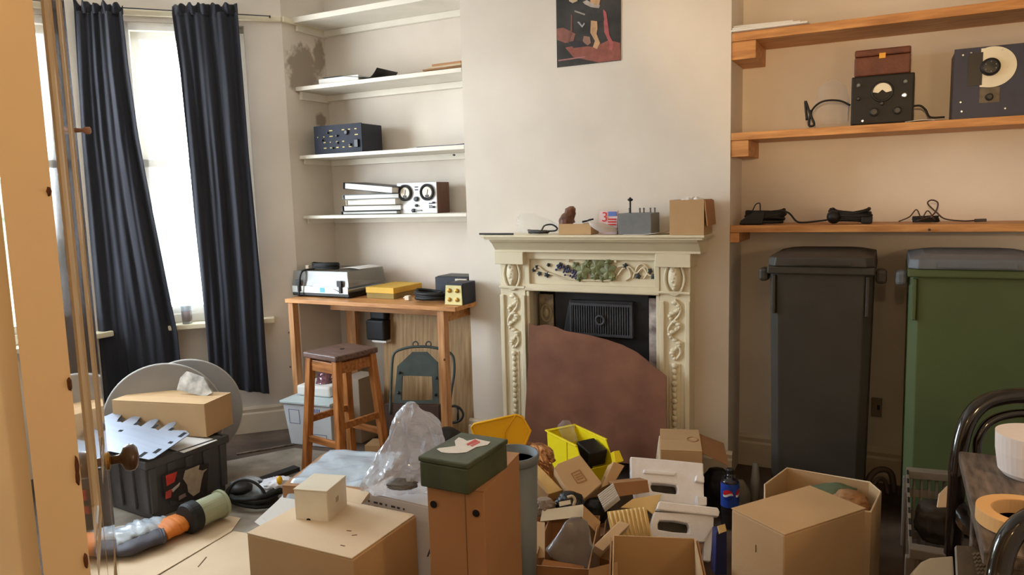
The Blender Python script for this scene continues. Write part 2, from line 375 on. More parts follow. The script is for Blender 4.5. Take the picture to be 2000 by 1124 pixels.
def window(name, M_, w0, w1, z0, z1, zr, label):
    t = bpy.data.objects.new(name, None); COL.objects.link(t); t['kind'] = 'structure'; t['label'] = label
    f = MB()
    f.rng(w0, w0+0.045, -0.08, -0.01, z0, z1).rng(w1-0.045, w1, -0.08, -0.01, z0, z1).rng(w0, w1, -0.08, -0.01, z1-0.045, z1).rng(w0, w1, -0.08, -0.01, z0, z0+0.05)
    o = moved(f, M_).build('window_frame', WHITEP, t, bevel=0.004)
    for nm, a, c, y in (('upper_sash', zr-0.02, z1-0.045, -0.062), ('lower_sash', z0+0.05, zr+0.02, -0.035)):
        s_ = MB(); x0, x1 = w0+0.045, w1-0.045
        s_.rng(x0, x0+0.04, y-0.015, y+0.015, a, c).rng(x1-0.04, x1, y-0.015, y+0.015, a, c).rng(x0, x1, y-0.015, y+0.015, a, a+0.04).rng(x0, x1, y-0.015, y+0.015, c-0.04, c)
        so = moved(s_, M_).build(nm, WHITEP, t)
        moved(MB().rng(x0+0.03, x1-0.03, y-0.002, y+0.002, a+0.03, c-0.03), M_).build('pane', PANE, so)
    moved(MB().rng(w0-0.06, w1+0.03, -0.09, 0.074, z0-0.03, z0), M_).build('window_sill', PAINT, t, bevel=0.006)
    return t
window('window_1', BAY, 0.20, 0.82, 0.67, 2.29, 1.55, 'tall white sash window between the two dark curtains')
window('window_2', BAYF, 0.14, FL-0.14, 0.67, 2.29, 1.55, 'wide sash window in the front of the bay behind the door')
# picture rail, skirtings
t_ = MB(); t_.rng(0, BL, -0.005, 0.022, 2.315, 2.345)
struct('trim_2', moved(t_, BAY), PAINT, bevel=0.006)
struct('trim_3', MB().rng(XL-0.005, XL+0.022, 3.24, YB-0.002, 2.315, 2.345), PAINT, bevel=0.006)
def skirt(name, M_, L_, h=0.15, x0=0.0):
    m = MB(); prof = [(-0.003, 0), (0.022, 0), (0.022, h-0.04), (0.016, h-0.03), (0.018, h-0.012), (0.008, h), (-0.003, h)]
    m.prism([(x0, y, z) for y, z in prof], (L_-x0, 0, 0)); return struct(name, moved(m, M_), mat('dull_skirting_paint', (206, 192, 170), 0.5, 0.06, 5))
skirt('baseboard_bay', BAY, BL)
I4 = Matrix(((-1, 0, 0, 0), (0, -1, 0, 0), (0, 0, 1, 0), (0, 0, 0, 1)))
def at(x, y): return Matrix.Translation((x, y, 0)) @ I4
skirt('baseboard_right', at(XW, YB), XW-XB)
skirt('baseboard_back', at(XA, YB), XA-XL)
skirt('baseboard_chimney_left', at(-1.735, YR), -1.735-XA+0.022)
skirt('baseboard_chimney_right', at(XB+0.022, YR), XB+0.022+0.765)
skirt('baseboard_left', Matrix(((0, 1, 0, XL), (-1, 0, 0, YB), (0, 0, 1, 0), (0, 0, 0, 1))), YB-3.25)

# open door
DR = Vector((-0.645, 0.395, 0)); drz = math.atan2(-0.573, 0.82)
door = bpy.data.objects.new('door_1', None); COL.objects.link(door); door.location = DR; door.rotation_euler = (0, 0, drz)
door['kind'] = 'structure'; door['label'] = 'open gloss painted panel door at left with brown knob'
FR['door_1'] = (Matrix.Translation(DR) @ Matrix.Rotation(drz, 4, 'Z')).inverted()
DW, DH, DT = 0.762, 1.985, 0.036
m = MB().rng(-DW+0.01, -0.01, -DT+0.003, -0.010, 0.012, DH-0.002)
for a, c in ((-0.11, 0), (-DW, -DW+0.11), (-0.435, -0.327)): m.rng(a, c, -DT, 0, 0.01, DH)
for a, c in ((0.01, 0.2), (0.75, 0.92), (DH-0.12, DH)): m.rng(-DW+0.02, -0.02, -DT+0.0005, -0.0003, a, c)
m.build('door_slab', DOORP, door)
for x0, x1 in ((-0.327, -0.11), (-DW+0.11, -0.435)):
    for z0, z1 in ((0.2, 0.75), (0.92, DH-0.12)):
        k = MB(); w_ = 0.022
        for (a, c, e, g) in ((x0, x0+w_, z0, z1), (x1-w_, x1, z0, z1), (x0, x1, z0, z0+w_), (x0, x1, z1-w_, z1)): k.rng(a, c, -0.012, -0.002, e, g)
        k.build('panel_moulding', DOORP, door, bevel=0.005)
KN = mat('brown_knob', (92, 66, 46), 0.3, 0.15, 12, coat=0.4)
k = MB().lathe([(0.008, 0), (0.008, 0.018), (0.011, 0.022), (0.021, 0.026), (0.0245, 0.034), (0.0235, 0.042), (0.016, 0.048), (0.004, 0.050)], 24, Matrix.Translation((-DW+0.06, 0, 0.875)) @ Matrix.Rotation(-math.pi/2, 4, 'X'))
ko = k.build('door_knob', KN, door, smooth=True)
MB().lathe([(0.016, -0.001), (0.016, 0.003), (0.010, 0.005)], 20, Matrix.Translation((-DW+0.06, 0, 0.875)) @ Matrix.Rotation(-math.pi/2, 4, 'X')).build('rose', BRASS, ko)
MB().lathe([(0.004, 0), (0.003, 0.010), (0.0062, 0.013), (0.0062, 0.021), (0.003, 0.023)], 14, Matrix.Translation((-DW+0.03, 0, 1.452)) @ Matrix.Rotation(-math.pi/2, 4, 'X')).build('coat_peg', mat('wooden_peg', (176, 136, 118), 0.5), door, smooth=True)
rnd = random.Random(3)
ch = MB()
for z in (0.965, 1.0, 0.82, 0.80, 0.72, 0.60, 1.165, 1.335, 1.09, 1.08, 0.66):
    ch.ball((-0.0005, -0.002+rnd.uniform(-0.002, 0.001), z), (0.0035, 0.002, rnd.uniform(0.003, 0.011)), 8, 6, 0.3, 3, z*10)
ch.build('paint_chip', mat('bare_wood_chip', (84, 48, 28), 0.8), door)

# ------------------------------------------------------------------ outside the window
HEDGE = mat('garden_hedge', (110, 122, 96), 0.9, 0.4, 6, 0.5, 12)
h = MB()
for i in range(7): h.ball((-8.2+0.3*(i % 2), 5.6-i*0.9, 0.7), (0.7, 0.75, 0.9), 24, 14, 0.35, 3, i)
solo('garden_hedge', h, HEDGE, 'leafy green hedge outside beyond the window', 'hedge', smooth=True)
# ------------------------------------------------------------------ curtains and window dressing
CURT = mat('navy_curtain_cloth', (42, 43, 50), 0.95, 0.16, 3, 0.15, 90, stretch=(7, 7, 0.3), rgb2=(33, 36, 46), sheen=0.1)
def curtain(name, label, left, right, off, k, amp, seed, P0n):
    P0 = BA+BN*off
    def ed(lst, v):
        ys = np.linspace(0, 1, len(lst)); return np.interp(v, ys, [p[0] for p in lst]), np.interp(v, ys, [p[1] for p in lst])
    t = thing(name, label, 'curtain', (onP(*right[-1], P0, BN)[0], onP(*right[-1], P0, BN)[1], onP(*right[-1], P0, BN)[2]), 0, 'dark curtains at the bay window')
    def fn(u, v):
        a = onP(*ed(left, v), P0, BN); c = onP(*ed(right, v), P0, BN); p = Vector(a)*(1-u)+Vector(c)*u
        ph = 2*math.pi*k*u+0.9*math.sin(2.3*v+seed)
        w = amp*(0.65+0.35*math.sin(7*u+seed))*math.sin(ph)+0.3*amp*math.sin(2.3*ph+3*v+seed)+amp*1.1*noise.noise(Vector((u*6, v*2.2, seed)))+amp*0.35*noise.noise(Vector((u*17, v*4, seed+5)))
        return p+BN*w
    m = MB().grid(fn, 110, 60)
    m.build('drape', CURT, t, world=True, smooth=True, solid=0.004)
    def fh(u, v):
        a = onP(left[0][0], left[0][1], P0, BN); c = onP(right[0][0], right[0][1], P0, BN); p = Vector(a)*(1-u)+Vector(c)*u
        z = 0.055*v*(1+0.5*noise.noise(Vector((u*14, seed, 0))))-0.01
        return p+Vector((0, 0, z))+BN*(0.02*math.sin(2*math.pi*k*1.6*u+seed)*(0.4+v)+0.012*noise.noise(Vector((u*20, v, seed))))
    MB().grid(fh, 120, 5).build('gathered_heading', CURT, t, world=True, smooth=True, solid=0.004)
    return t
curtain('curtain', 'dark navy curtain nearer the door, hanging askew to the right at its hem',
        [(146, 22), (152, 140), (160, 270), (172, 420), (186, 580), (196, 700), (204, 790)],
        [(240, 24), (252, 130), (272, 270), (300, 420), (327, 560), (346, 650), (352, 712)], 0.10, 3.0, 0.017, 1.3, None)
curtain('curtain', 'dark navy curtain nearer the shelves, hanging straight with a ragged hem',
        [(336, 26), (352, 140), (366, 280), (380, 430), (394, 560), (404, 660), (412, 756)],
        [(464, 24), (474, 150), (486, 300), (500, 450), (512, 580), (519, 680), (526, 770)], 0.095, 3.4, 0.015, 4.1, None)
ra, rb = BA+BD*0.06+BN*0.05, BA+BD*0.93+BN*0.05
rod = thing('curtain_wire', 'thin dark curtain wire stretched across the top of the bay window', 'curtain rail', (ra.x, ra.y, 2.33))
MB().tube([ra+Vector((0, 0, 2.335)), rb+Vector((0, 0, 2.345))], 0.003, 6).build('wire', IRON, rod, world=True)
MB().tube([ra+Vector((0, 0, 2.335)), ra-BN*0.05+Vector((0, 0, 2.335))], 0.005, 6).build('hook', IRON, rod, world=True)
NET = mat('net_curtain', (238, 240, 242), 0.9, 0.05, 6, alpha=0.22)
def fnet(u, v):
    return BAY @ Vector((0.24+0.6*u, 0.004+0.005*math.sin(u*42+2*v)+0.003*math.sin(u*95), 2.27-1.62*v))
solo('net_curtain', MB().grid(fnet, 80, 20), NET, 'sheer white net hanging against the sash window', 'net curtain', smooth=True)
c_ = BAY @ Vector((0.60, 0.02, 0.67))
def on_sill(u, y, z): return BAY @ Vector((u, y, z))
jar = thing('plastic_tub', 'cloudy plastic tub standing on the window sill between the curtains', 'tub', on_sill(0.60, 0.045, 0.6712))
MB().lathe([(0.025, 0.0), (0.028, 0.088), (0.030, 0.096), (0.030, 0.10)], 20).build('body', FILM3, jar, smooth=True)
MB().lathe([(0.0262, 0.012), (0.0285, 0.07)], 20).build('label', mat('tub_label', (150, 140, 140), 0.6), jar, smooth=True)
# pipe stub / sill horn at the curtain's right edge
# ------------------------------------------------------------------ shelves in the two alcoves
def shelf(label, x0, x1, zb, th, m, group, batten_w, batten_h, side, yf=YR, nail=None, bm=None):
    t = thing('alcove_shelf', label, 'shelf', ((x0+x1)/2, (yf+YB)/2, zb), 0, group)
    MB().rng(x0+0.002, x1-0.002, yf, YB-0.001, zb, zb+th).build('shelf_board', m, t, world=True, bevel=0.002)
    MB().rng(x0+0.001, x0+batten_w, yf+(0.004 if side == 'R' else 0.03), YB-0.001, zb-batten_h, zb-0.0005).build('batten', bm or m, t, world=True, bevel=0.002)
    if side == 'L': MB().rng(x0+batten_w, x1-0.01, YB-0.03, YB-0.001, zb-0.035, zb-0.0005).build('batten', bm or m, t, world=True, bevel=0.002)
    if nail is not None: nail = [float(q) for q in nail]; MB().tube([nail, (nail[0], nail[1]-0.012, nail[2])], 0.005, 8).build('nail', IRON, t, world=True)
    return t
LZ = [2.325, 1.950, 1.566, 1.222]; LT = [0.03, 0.022, 0.02, 0.018]
shelf('cream painted shelf highest in the left alcove, empty', XL, XA, LZ[0], LT[0], WHITEP, 'cream alcove shelves', 0.02, 0.04, 'L')
shelf('cream painted shelf holding a white binder and loose papers', XL, XA, LZ[1], LT[1], WHITEP, 'cream alcove shelves', 0.02, 0.045, 'L')
shelf('cream painted shelf holding the dark blue electronic unit', XL, XA, LZ[2], LT[2], WHITEP, 'cream alcove shelves', 0.018, 0.03, 'L', nail=onY(888, 303, YR+0.01))
shelf('cream painted shelf holding a binder pile and white twin dial meter', XL, XA, LZ[3], LT[3], WHITEP, 'cream alcove shelves', 0.018, 0.03, 'L')
RZ = [1.943, 1.532, 1.137]; RT = [0.036, 0.032, 0.030]
shelf('varnished pine shelf highest at right with folded white paper on it', XB, XW, RZ[0], RT[0], PINE, 'pine alcove shelves', 0.10, 0.075, 'R')
shelf('varnished pine shelf carrying the radio set and blue dial unit', XB, XW, RZ[1], RT[1], PINE, 'pine alcove shelves', 0.075, 0.07, 'R')
shelf('varnished pine shelf above the wheelie bins with cable bundles on it', XB, XW, RZ[2], RT[2], PINE, 'pine alcove shelves', 0.04, 0.045, 'R', nail=onY(1815, 449, YR))
LTOP = [a+c for a, c in zip(LZ, LT)]; RTOP = [a+c for a, c in zip(RZ, RT)]
def zpl(x0, x1, yf, dep, z0, z1):                      # box in alcove coordinates
    return MB().rng(x0, x1, yf, yf+dep, z0, z1)
def X_at(px, py, Y): return float(onY(px, py, Y)[0])
def Z_at(px, py, Y): return float(onY(px, py, Y)[2])

# shelf 2 (left): white binder with curling cover, loose papers
z = LTOP[1]
x0, x1 = X_at(622, 158, 3.36), X_at(700, 150, 3.36)
t = thing('ring_binder', 'white ring binder lying flat with curled black cover, shelf below the top', 'binder', ((x0+x1)/2, 3.44, z+0.001))
MB().rng(x0, x1, 3.36, 3.54, z+0.004, z+0.036).build('pages', PAPER, t, world=True, bevel=0.004)
MB().rng(x0-0.003, x1+0.02, 3.357, 3.545, z+0.001, z+0.0038).build('back_cover', BLACK, t, world=True)
def cov(u, v):
    x = x0+0.03+(x1+0.13-x0-0.03)*u; zz = z+0.039-0.028*max(0, (u-0.35)/0.5 if u < 0.85 else 1)+0.9*max(0, u-0.86)**1.5
    return (x, 3.358+0.19*v, zz)
MB().grid(cov, 24, 2).build('front_cover', BLACK, t, world=True, smooth=True, solid=0.003)
x0, x1 = X_at(812, 134, 3.36), XA-0.01
rnd = random.Random(2)
for i in range(4):
    a = 0.05*rnd.uniform(-1, 1); lab = ['aged brown sheet lowest under the loose papers on shelf', 'brown envelope second from bottom of the loose papers', 'pale sheet second from top of the loose papers', 'creased brown wrapper on top of the loose papers'][i]
    m = MB().box((0, 0, 0), (x1-x0-0.03*i-0.02, 0.17, 0.007+0.002*i), Matrix.Rotation(a, 3, 'Z'))
    m = moved(m, Matrix.Translation((x1-0.005-(x1-x0-0.03*i)/2, 3.455, z+0.006+0.010*i)))
    solo('loose_paper', m, [PAPER_O, CARD_D, PAPER_O, CARD_R][i], lab, 'paper', 'loose papers on the shelf', bevel=0.002)
# shelf 3 (left): dark blue rack unit, flat papers
z = LTOP[2]; y = 3.355
x0, x1 = X_at(615, 270, y), X_at(706, 270, y); zt = Z_at(616, 248, y)
dep = 0.19
t = thing('electronic_unit', 'dark blue electronic unit with yellow lettering and switches on left shelf', 'electronic unit', ((x0+x1)/2, y+dep/2, z))
MB().rng(x0, x1, y+0.005, y+dep, z+0.004, zt).build('case', NAVY, t, world=True, bevel=0.004)
fp = MB().rng(x0-0.004, x1+0.004, y-0.002, y+0.004, z+0.002, zt+0.002).build('front_panel', mat('navy_face', (28, 33, 48), 0.7, 0.2, 25), t, world=True, bevel=0.001)
YM = mat('yellow_marks', (190, 170, 90), 0.5)
w = x1-x0; h = zt-z
k = MB()
for r in range(4):
    for c in range(7):
        if rnd.random() < 0.75: k.rng(x0+w*(0.06+0.135*c), x0+w*(0.06+0.135*c)+w*rnd.uniform(0.02, 0.07), y-0.0035, y-0.002, z+h*(0.2+0.2*r), z+h*(0.2+0.2*r)+0.006)
k.build('panel_lettering', YM, t, world=True)
for (u, v, r_) in ((0.70, 0.72, 0.014), (0.77, 0.28, 0.008), (0.5, 0.62, 0.006), (0.5, 0.38, 0.006), (0.3, 0.75, 0.005), (0.18, 0.5, 0.005), (0.4, 0.2, 0.005)):
    c = (x0+w*u, y-0.002, z+h*v)
    MB().lathe([(r_, 0), (r_, 0.010), (r_*0.7, 0.012)], 14, lathe_on(c, (c[0], c[1]-1, c[2]))).build('control_knob', BLACK, t, world=True, smooth=False)
MB().rng(x0+w*0.87, x0+w*0.95, y-0.014, y, z+h*0.18, z+h*0.45).build('mains_socket', BLACK, t, world=True, bevel=0.002)
x0 = X_at(798, 290, 3.36)
for i, (m_, lab) in enumerate(((PAPER, 'thin white papers lying flat at the right of the blue unit shelf'), (INK, 'thin dark folder lying flat on the papers right of blue unit'))):
    k = MB().grid(lambda u, v: (x0+0.03*i+(XA-0.012-x0-0.03*i)*u, 3.36+0.03*i+0.16*v, z+0.004+0.006*i+0.02*max(0, u-0.8)*i), 12, 2)
    solo('flat_paper', k, m_, lab, 'paper', 'flat papers beside the blue unit', solid=0.004)
# shelf 4 (left): pile of binders and twin dial meter
z = LTOP[3]; y = 3.37
specs = [(662, 772, 0.018, PAPER, BLACK, 'white pad lowest in the binder pile'), (666, 774, 0.032, PAPER, BLACK, 'black binder second lowest in the binder pile'),
         (670, 776, 0.032, PAPER, CREAM, 'cream binder in the middle of the pile'), (668, 772, 0.028, PAPER, GREYB, 'grey binder below the topmost of the pile'), (664, 775, 0.038, PAPER, BLACK, 'black backed binder topmost on the pile, tilted')]
zz = z+0.001
for i, (a, c, h, pm, cm, lab) in enumerate(specs):
    x0, x1 = X_at(a, 400, y), X_at(c, 400, y); rz_ = [0.0, 0.10, -0.10, 0.08, -0.16][i]
    t = thing('ring_binder', lab, 'binder', ((x0+x1)/2, y+0.10, zz), rz_, 'binder pile on the lowest left shelf')
    w_, d_2 = (x1-x0), 0.17
    tl = Matrix.Rotation(0.0 if i < 4 else 0.09, 4, 'Y')
    moved(MB().rng(-w_/2+0.012, w_/2-0.006, -d_2/2+0.004, d_2/2-0.004, 0.0035, h-0.0035), tl).build('pages', pm, t, bevel=0.001)
    moved(MB().rng(-w_/2, w_/2, -d_2/2, d_2/2, 0, 0.003).rng(-w_/2, w_/2, -d_2/2, d_2/2, h-0.003, h).rng(-w_/2-0.001, -w_/2+0.005, -d_2/2, d_2/2, 0.0005, h-0.0005), tl).build('cover', cm, t, bevel=0.001)
    zz += h+(0.001 if i < 3 else 0.016)
y = 3.42; x0, x1 = X_at(776, 390, y), X_at(853, 390, y); zt = Z_at(812, 357, y); dep = 0.13
t = thing('twin_dial_meter', 'white fronted meter with two round dials and walnut sides', 'meter', ((x0+x1)/2, y+dep/2, z))
MB().rng(x0+0.002, x1-0.002, y+0.006, y+dep-0.005, z+0.004, zt-0.003).build('case', GREY, t, world=True)
for a in (x0, x1-0.011): MB().rng(a-0.001, a+0.012, y+0.004, y+dep, z+0.001, zt).build('wooden_side', WOODD, t, world=True, bevel=0.002)
MB().rng(x0, x1, y, y+0.006, z+0.001, zt).build('front_panel', mat('white_enamel', (226, 228, 230), 0.35), t, world=True, bevel=0.0015)
w = x1-x0; h = zt-z
for u in (0.22, 0.78):
    c = Vector((x0+w*u, y-0.0005, z+h*0.68)); R_ = w*0.175
    M_ = lathe_on(c, c+Vector((0, -1, 0)))
    di = MB().lathe([(R_, 0), (R_, 0.010), (R_*0.86, 0.013), (R_*0.80, 0.012), (R_*0.66, 0.006), (0.001, 0.006)], 28, M_).build('dial_bezel', BLACK, t, world=True, smooth=False)
    o = MB().lathe([(R_*0.66, 0.0065), (R_*0.6, 0.0072), (0.0005, 0.0072)], 28, M_).build('dial', GLASSF, di, world=False)
    o.data.transform(FR[t.name])
    nb = MB().beam(c+Vector((0, -0.0085, -0.018)), c+Vector((0.006, -0.0085, 0.016)), 0.0022, 0.0015, (0, 1, 0)).rng(c.x-0.011, c.x+0.011, y-0.010, y-0.008, c.z-0.028, c.z-0.014).build('needle', BLACK, di); nb.data.transform(FR[t.name])
for u, v, r_ in ((0.5, 0.47, 0.014), (0.5, 0.26, 0.008), (0.93, 0.34, 0.006), (0.93, 0.2, 0.006), (0.42, 0.1, 0.011)):
    c = Vector((x0+w*u, y, z+h*v)); MB().lathe([(r_, 0), (r_*0.95, 0.012), (r_*0.6, 0.013)], 16, lathe_on(c, c+Vector((0, -1, 0)))).build('control_knob', BLACK, t, world=True)
MB().rng(x0+w*0.44, x0+w*0.62, y-0.008, y-0.001, z+h*0.08, z+h*0.12).build('lever_switch', GREY, t, world=True)
k = MB()
for u, v in ((0.46, 0.84), (0.46, 0.75), (0.8, 0.3), (0.8, 0.22), (0.8, 0.17)): k.rng(x0+w*u, x0+w*(u+0.09), y-0.0008, y+0.0005, z+h*v, z+h*v+0.006)
k.build('panel_marks', INK, t, world=True)

# ------------------------------------------------------------------ folded paper, radio set, blue unit, cables on the right shelves
z = RTOP[0]; xa = XB+0.003
pp = MB()
for i in range(3):
    pp.prism([(xa, 3.33+0.02*i, z+0.012*i+0.001), (xa+0.30-0.03*i, 3.33+0.02*i, z+0.009*i+0.001), (xa+0.32-0.02*i, 3.52, z+0.009*i+0.001), (xa+0.01, 3.52, z+0.012*i+0.001)], (0, 0, 0.008))
solo('folded_paper', moved(pp, Matrix.Translation((0, -0.03, 0))), PAPER, 'folded white paper wad at the left end of highest pine shelf', 'paper', bevel=0.003)
z = RTOP[1]; y = 3.36
x0, x1 = X_at(1662, 200, y), X_at(1785, 200, y); zt = Z_at(1722, 146, y); dep = 0.2
t = thing('radio_set', 'black radio set with half round cream meter on pine shelf', 'radio', ((x0+x1)/2, y+dep/2, z))
w = x1-x0; h = zt-z
RAD = mat('black_crackle', (30, 26, 21), 0.55, 0.2, 30, 0.2, 120)
MB().rng(x0, x1, y+0.005, y+dep, z+0.002, zt).build('case', RAD, t, world=True, bevel=0.005)
MB().rng(x0+0.006, x1-0.006, y, y+0.006, z+0.008, zt-0.006).build('front_panel', mat('black_face', (24, 21, 17), 0.6, 0.2, 30), t, world=True, bevel=0.001)
c = Vector((x0+w*0.5, y-0.001, z+h*0.66))
MB().prism([(c.x+0.034*math.cos(a), c.y, c.z+0.034*math.sin(a)) for a in [math.pi*i/16 for i in range(17)]]+[(c.x-0.014, c.y, c.z-0.004), (c.x, c.y, c.z+0.008), (c.x+0.014, c.y, c.z-0.004)], (0, -0.003, 0)).build('meter_face', GLASSF, t, world=True)
MB().tube([(c.x+0.037*math.cos(a), c.y-0.002, c.z+0.037*math.sin(a)) for a in [2*math.pi*i/24 for i in range(24)]], 0.004, 6, True).build('meter_rim', BLACK, t, world=True, smooth=True)
for u, v, r_, mm in ((0.85, 0.55, 0.010, STEEL), (0.38, 0.26, 0.018, BLACK), (0.75, 0.26, 0.016, BLACK), (0.12, 0.82, 0.008, GREY), (0.12, 0.55, 0.008, BLACK), (0.86, 0.82, 0.008, GREY), (0.2, 0.09, 0.006, STEEL), (0.5, 0.42, 0.008, BLACK)):
    p = Vector((x0+w*u, y, z+h*v)); MB().lathe([(r_, 0), (r_*0.92, 0.014), (r_*0.6, 0.016)], 16, lathe_on(p, p+Vector((0, -1, 0)))).build('control_knob', mm, t, world=True)
xb0, xb1 = X_at(1669, 120, 3.37), X_at(1779, 120, 3.37); zb1 = Z_at(1722, 94, 3.37)
t = thing('brown_case', 'small brown leather covered case resting on the radio set', 'case', ((xb0+xb1)/2, 3.45, zt))
LEA = mat('brown_leathercloth', (104, 58, 40), 0.55, 0.2, 20, 0.2, 120)
MB().rng(xb0, xb1, 3.37, 3.54, zt+0.001, zb1-0.028).build('body', LEA, t, world=True, bevel=0.006)
MB().rng(xb0, xb1, 3.37, 3.54, zb1-0.0265, zb1).build('lid', LEA, t, world=True, bevel=0.006)
MB().rng((xb0+xb1)/2-0.012, (xb0+xb1)/2+0.012, 3.366, 3.372, zb1-0.04, zb1-0.018).build('clasp', BRASS, t, world=True, bevel=0.001)
# mains leads beside the radio
P = [onY(px, py, 3.42) for px, py in ((1661, 206), (1640, 197), (1612, 197), (1594, 206), (1584, 222), (1590, 243))]
k = MB().tube(curve_pts(P), 0.004, 8).tube(curve_pts([onY(px, py, 3.40) for px, py in ((1576, 235), (1573, 198), (1582, 222), (1590, 243), (1580, 244), (1584, 215))]), 0.005, 8)
solo('mains_lead', k, RUBBER, 'black mains lead looping out at the left of the radio set', 'cable', smooth=True)
k = MB().tube(curve_pts([onY(px, py, 3.40) for px, py in ((1785, 207), (1798, 207), (1808, 215), (1817, 229))]+[onY(1845, 229, 3.40)]), 0.004, 8)
solo('mains_lead', k, RUBBER, 'short black lead curving down between radio set and blue unit', 'cable', smooth=True)
k = loft([(1618, 1636, 156), (1600, 1652, 170), (1592, 1658, 205), (1592, 1658, 236), (1600, 1650, 243)], depth_of(onY(1625, 200, 3.47)), 0.5, seed=5, amp=0.15)
solo('plastic_bag', k, FILM2, 'limp clear bag behind the lead left of the radio set', 'plastic bag', smooth=True)
k = MB().grid(lambda u, v: (X_at(1768, 232, 3.345)+0.10*u, 3.335+0.09*v, z+0.002+0.004*math.sin(3*u)), 8, 4)
solo('paper_slip', k, PAPER, 'cream paper slip on the pine shelf by the radio corner', 'paper', solid=0.0015)
x0 = X_at(1863, 160, 3.35); x1 = x0+0.42; zt = Z_at(1865, 98, 3.35); y = 3.35
t = thing('dial_unit', 'blue grey instrument with large cream dial at the right edge', 'instrument', ((x0+x1)/2, 3.45, z))
MB().rng(x0, x1, y+0.004, y+0.2, z+0.002, zt).build('case', BLUEM, t, world=True, bevel=0.004)
MB().rng(x0-0.002, x1, y-0.002, y+0.005, z+0.001, zt+0.002).build('front_panel', BLUEM, t, world=True, bevel=0.001)
MB().rng(X_at(1890, 150, y), X_at(1918, 150, y), y-0.005, y-0.001, Z_at(1900, 168, y), Z_at(1900, 104, y)).build('dark_plate', BLACK, t, world=True)
c = Vector((X_at(1937, 131, y), y-0.004, Z_at(1937, 131, y)))
pts = [(c.x-0.036, c.y, c.z-0.07)]+[(c.x+0.078*math.cos(a), c.y, c.z+0.074*math.sin(a)) for a in np.linspace(-1.7, 1.9, 26)]+[(c.x-0.036, c.y, c.z+0.07)]
MB().prism(pts, (0, 0.003, 0)).build('dial', GLASSF, t, world=True)
c2 = Vector((X_at(1934, 131, y), y-0.005, c.z)); 
MB().lathe([(0.033, 0), (0.032, 0.012), (0.024, 0.016), (0.002, 0.017)], 24, lathe_on(c2, c2+Vector((0, -1, 0)))).build('tuning_knob', BLACK, t, world=True)
k = MB()
for a in (0.4, 1.5, 2.6, 3.7, 4.8, 5.9): k.ball((c2.x+0.018*math.cos(a), c2.y-0.017, c2.z+0.018*math.sin(a)), 0.0022, 8, 6)
k.build('knob_marks', STEEL, t, world=True)
c3 = Vector((X_at(1932, 188, y), y-0.003, Z_at(1932, 190, y)))
MB().rng(c3.x-0.032, c3.x+0.032, y-0.004, y, c3.z-0.02, c3.z+0.035).build('worn_plate', mat('worn_plate', (96, 86, 72), 0.5, 0.3, 40), t, world=True)
MB().lathe([(0.014, 0), (0.012, 0.018), (0.008, 0.02)], 14, lathe_on(c3, c3+Vector((0, -1, 0)))).build('pointer_knob', BLACK, t, world=True)
for px, py in ((1881, 108), (1876, 200), (1878, 218), (1963, 212), (1897, 104), (1958, 97), (1970, 130)):
    p = onY(px, py, y-0.002); MB().lathe([(0.0045, 0), (0.003, 0.003)], 10, lathe_on(p, p+np.array((0, -1, 0)))).build('screw', STEEL, t, world=True)
# cables on the lowest pine shelf
z = RTOP[2]
def tangle(name, label, pxl, pxr, top, y, seed, r=0.0075, group='cable bundles on the pine shelf'):
    x0, x1 = X_at(pxl, 425, y), X_at(pxr, 425, y); zt = Z_at((pxl+pxr)/2, top, y)-z; cx = (x0+x1)/2
    pts = coil((cx, y+0.05, z+r+0.002), (x1-x0)*0.40, 15, 0.006, 0.34, max(0.01, 1.15*(zt-2*r)), seed)
    t = thing(name, label, 'cable', (cx, y+0.05, z), 0, group)
    MB().tube(pts, r, 7).build('coiled_lead', RUBBER, t, world=True, smooth=True)
    return t, cx, x0, x1, zt
t, cx, x0, x1, zt = tangle('power_supply', 'black power supply wrapped in its lead at the shelf left end', 1446, 1537, 412, 3.36, 3)
MB().prism([(x0-0.008, 3.37, z+0.002), (x0+0.09, 3.37, z+0.002), (x0+0.10, 3.37, z+0.055), (x0+0.06, 3.37, z+0.06), (x0, 3.37, z+0.02)], (0, 0.09, 0)).build('adaptor', BLACK, t, world=True, bevel=0.004)
MB().tube(curve_pts([onY(px, py, 3.37) for px, py in ((1468, 416), (1476, 400), (1484, 398), (1485, 412))]), 0.0025, 6).build('wire_tie', RUBBER, t, world=True, smooth=True)
MB().tube(curve_pts([onY(px, py, 3.36) for px, py in ((1520, 412), (1540, 416), (1555, 432), (1568, 435), (1600, 432), (1615, 430))]), 0.004, 7).build('trailing_lead', RUBBER, t, world=True, smooth=True)
t, cx, x0, x1, zt = tangle('power_supply', 'black cable bundle in the middle of the lowest pine shelf', 1612, 1708, 410, 3.36, 8)
MB().ball((x0+0.03, 3.39, z+0.03), (0.028, 0.03, 0.028), 18, 12, 0.1, 3, 2).build('adaptor', BLACK, t, world=True, smooth=True)
MB().rng(x1-0.05, x1-0.008, 3.365, 3.40, z+0.002, z+0.03).build('plug', RUBBER, t, world=True, bevel=0.006)
t, cx, x0, x1, zt = tangle('wire_bundle', 'loose brown wires looped up at the right of lowest pine shelf', 1778, 1840, 425, 3.38, 12, 0.0028)
BRW = mat('brown_wire', (66, 48, 34), 0.5)
MB().tube(curve_pts([onY(px, py, 3.39) for px, py in ((1790, 432), (1822, 420), (1832, 398), (1820, 391), (1812, 398), (1830, 416), (1846, 428), (1880, 432), (1905, 431))]), 0.003, 7).build('trailing_lead', BRW, t, world=True, smooth=True)
p0 = onY(1903, 431, 3.39); MB().beam(p0, p0+np.array((0.04, 0, 0.001)), 0.014, 0.012).build('plug', BLACK, t, world=True, bevel=0.002)
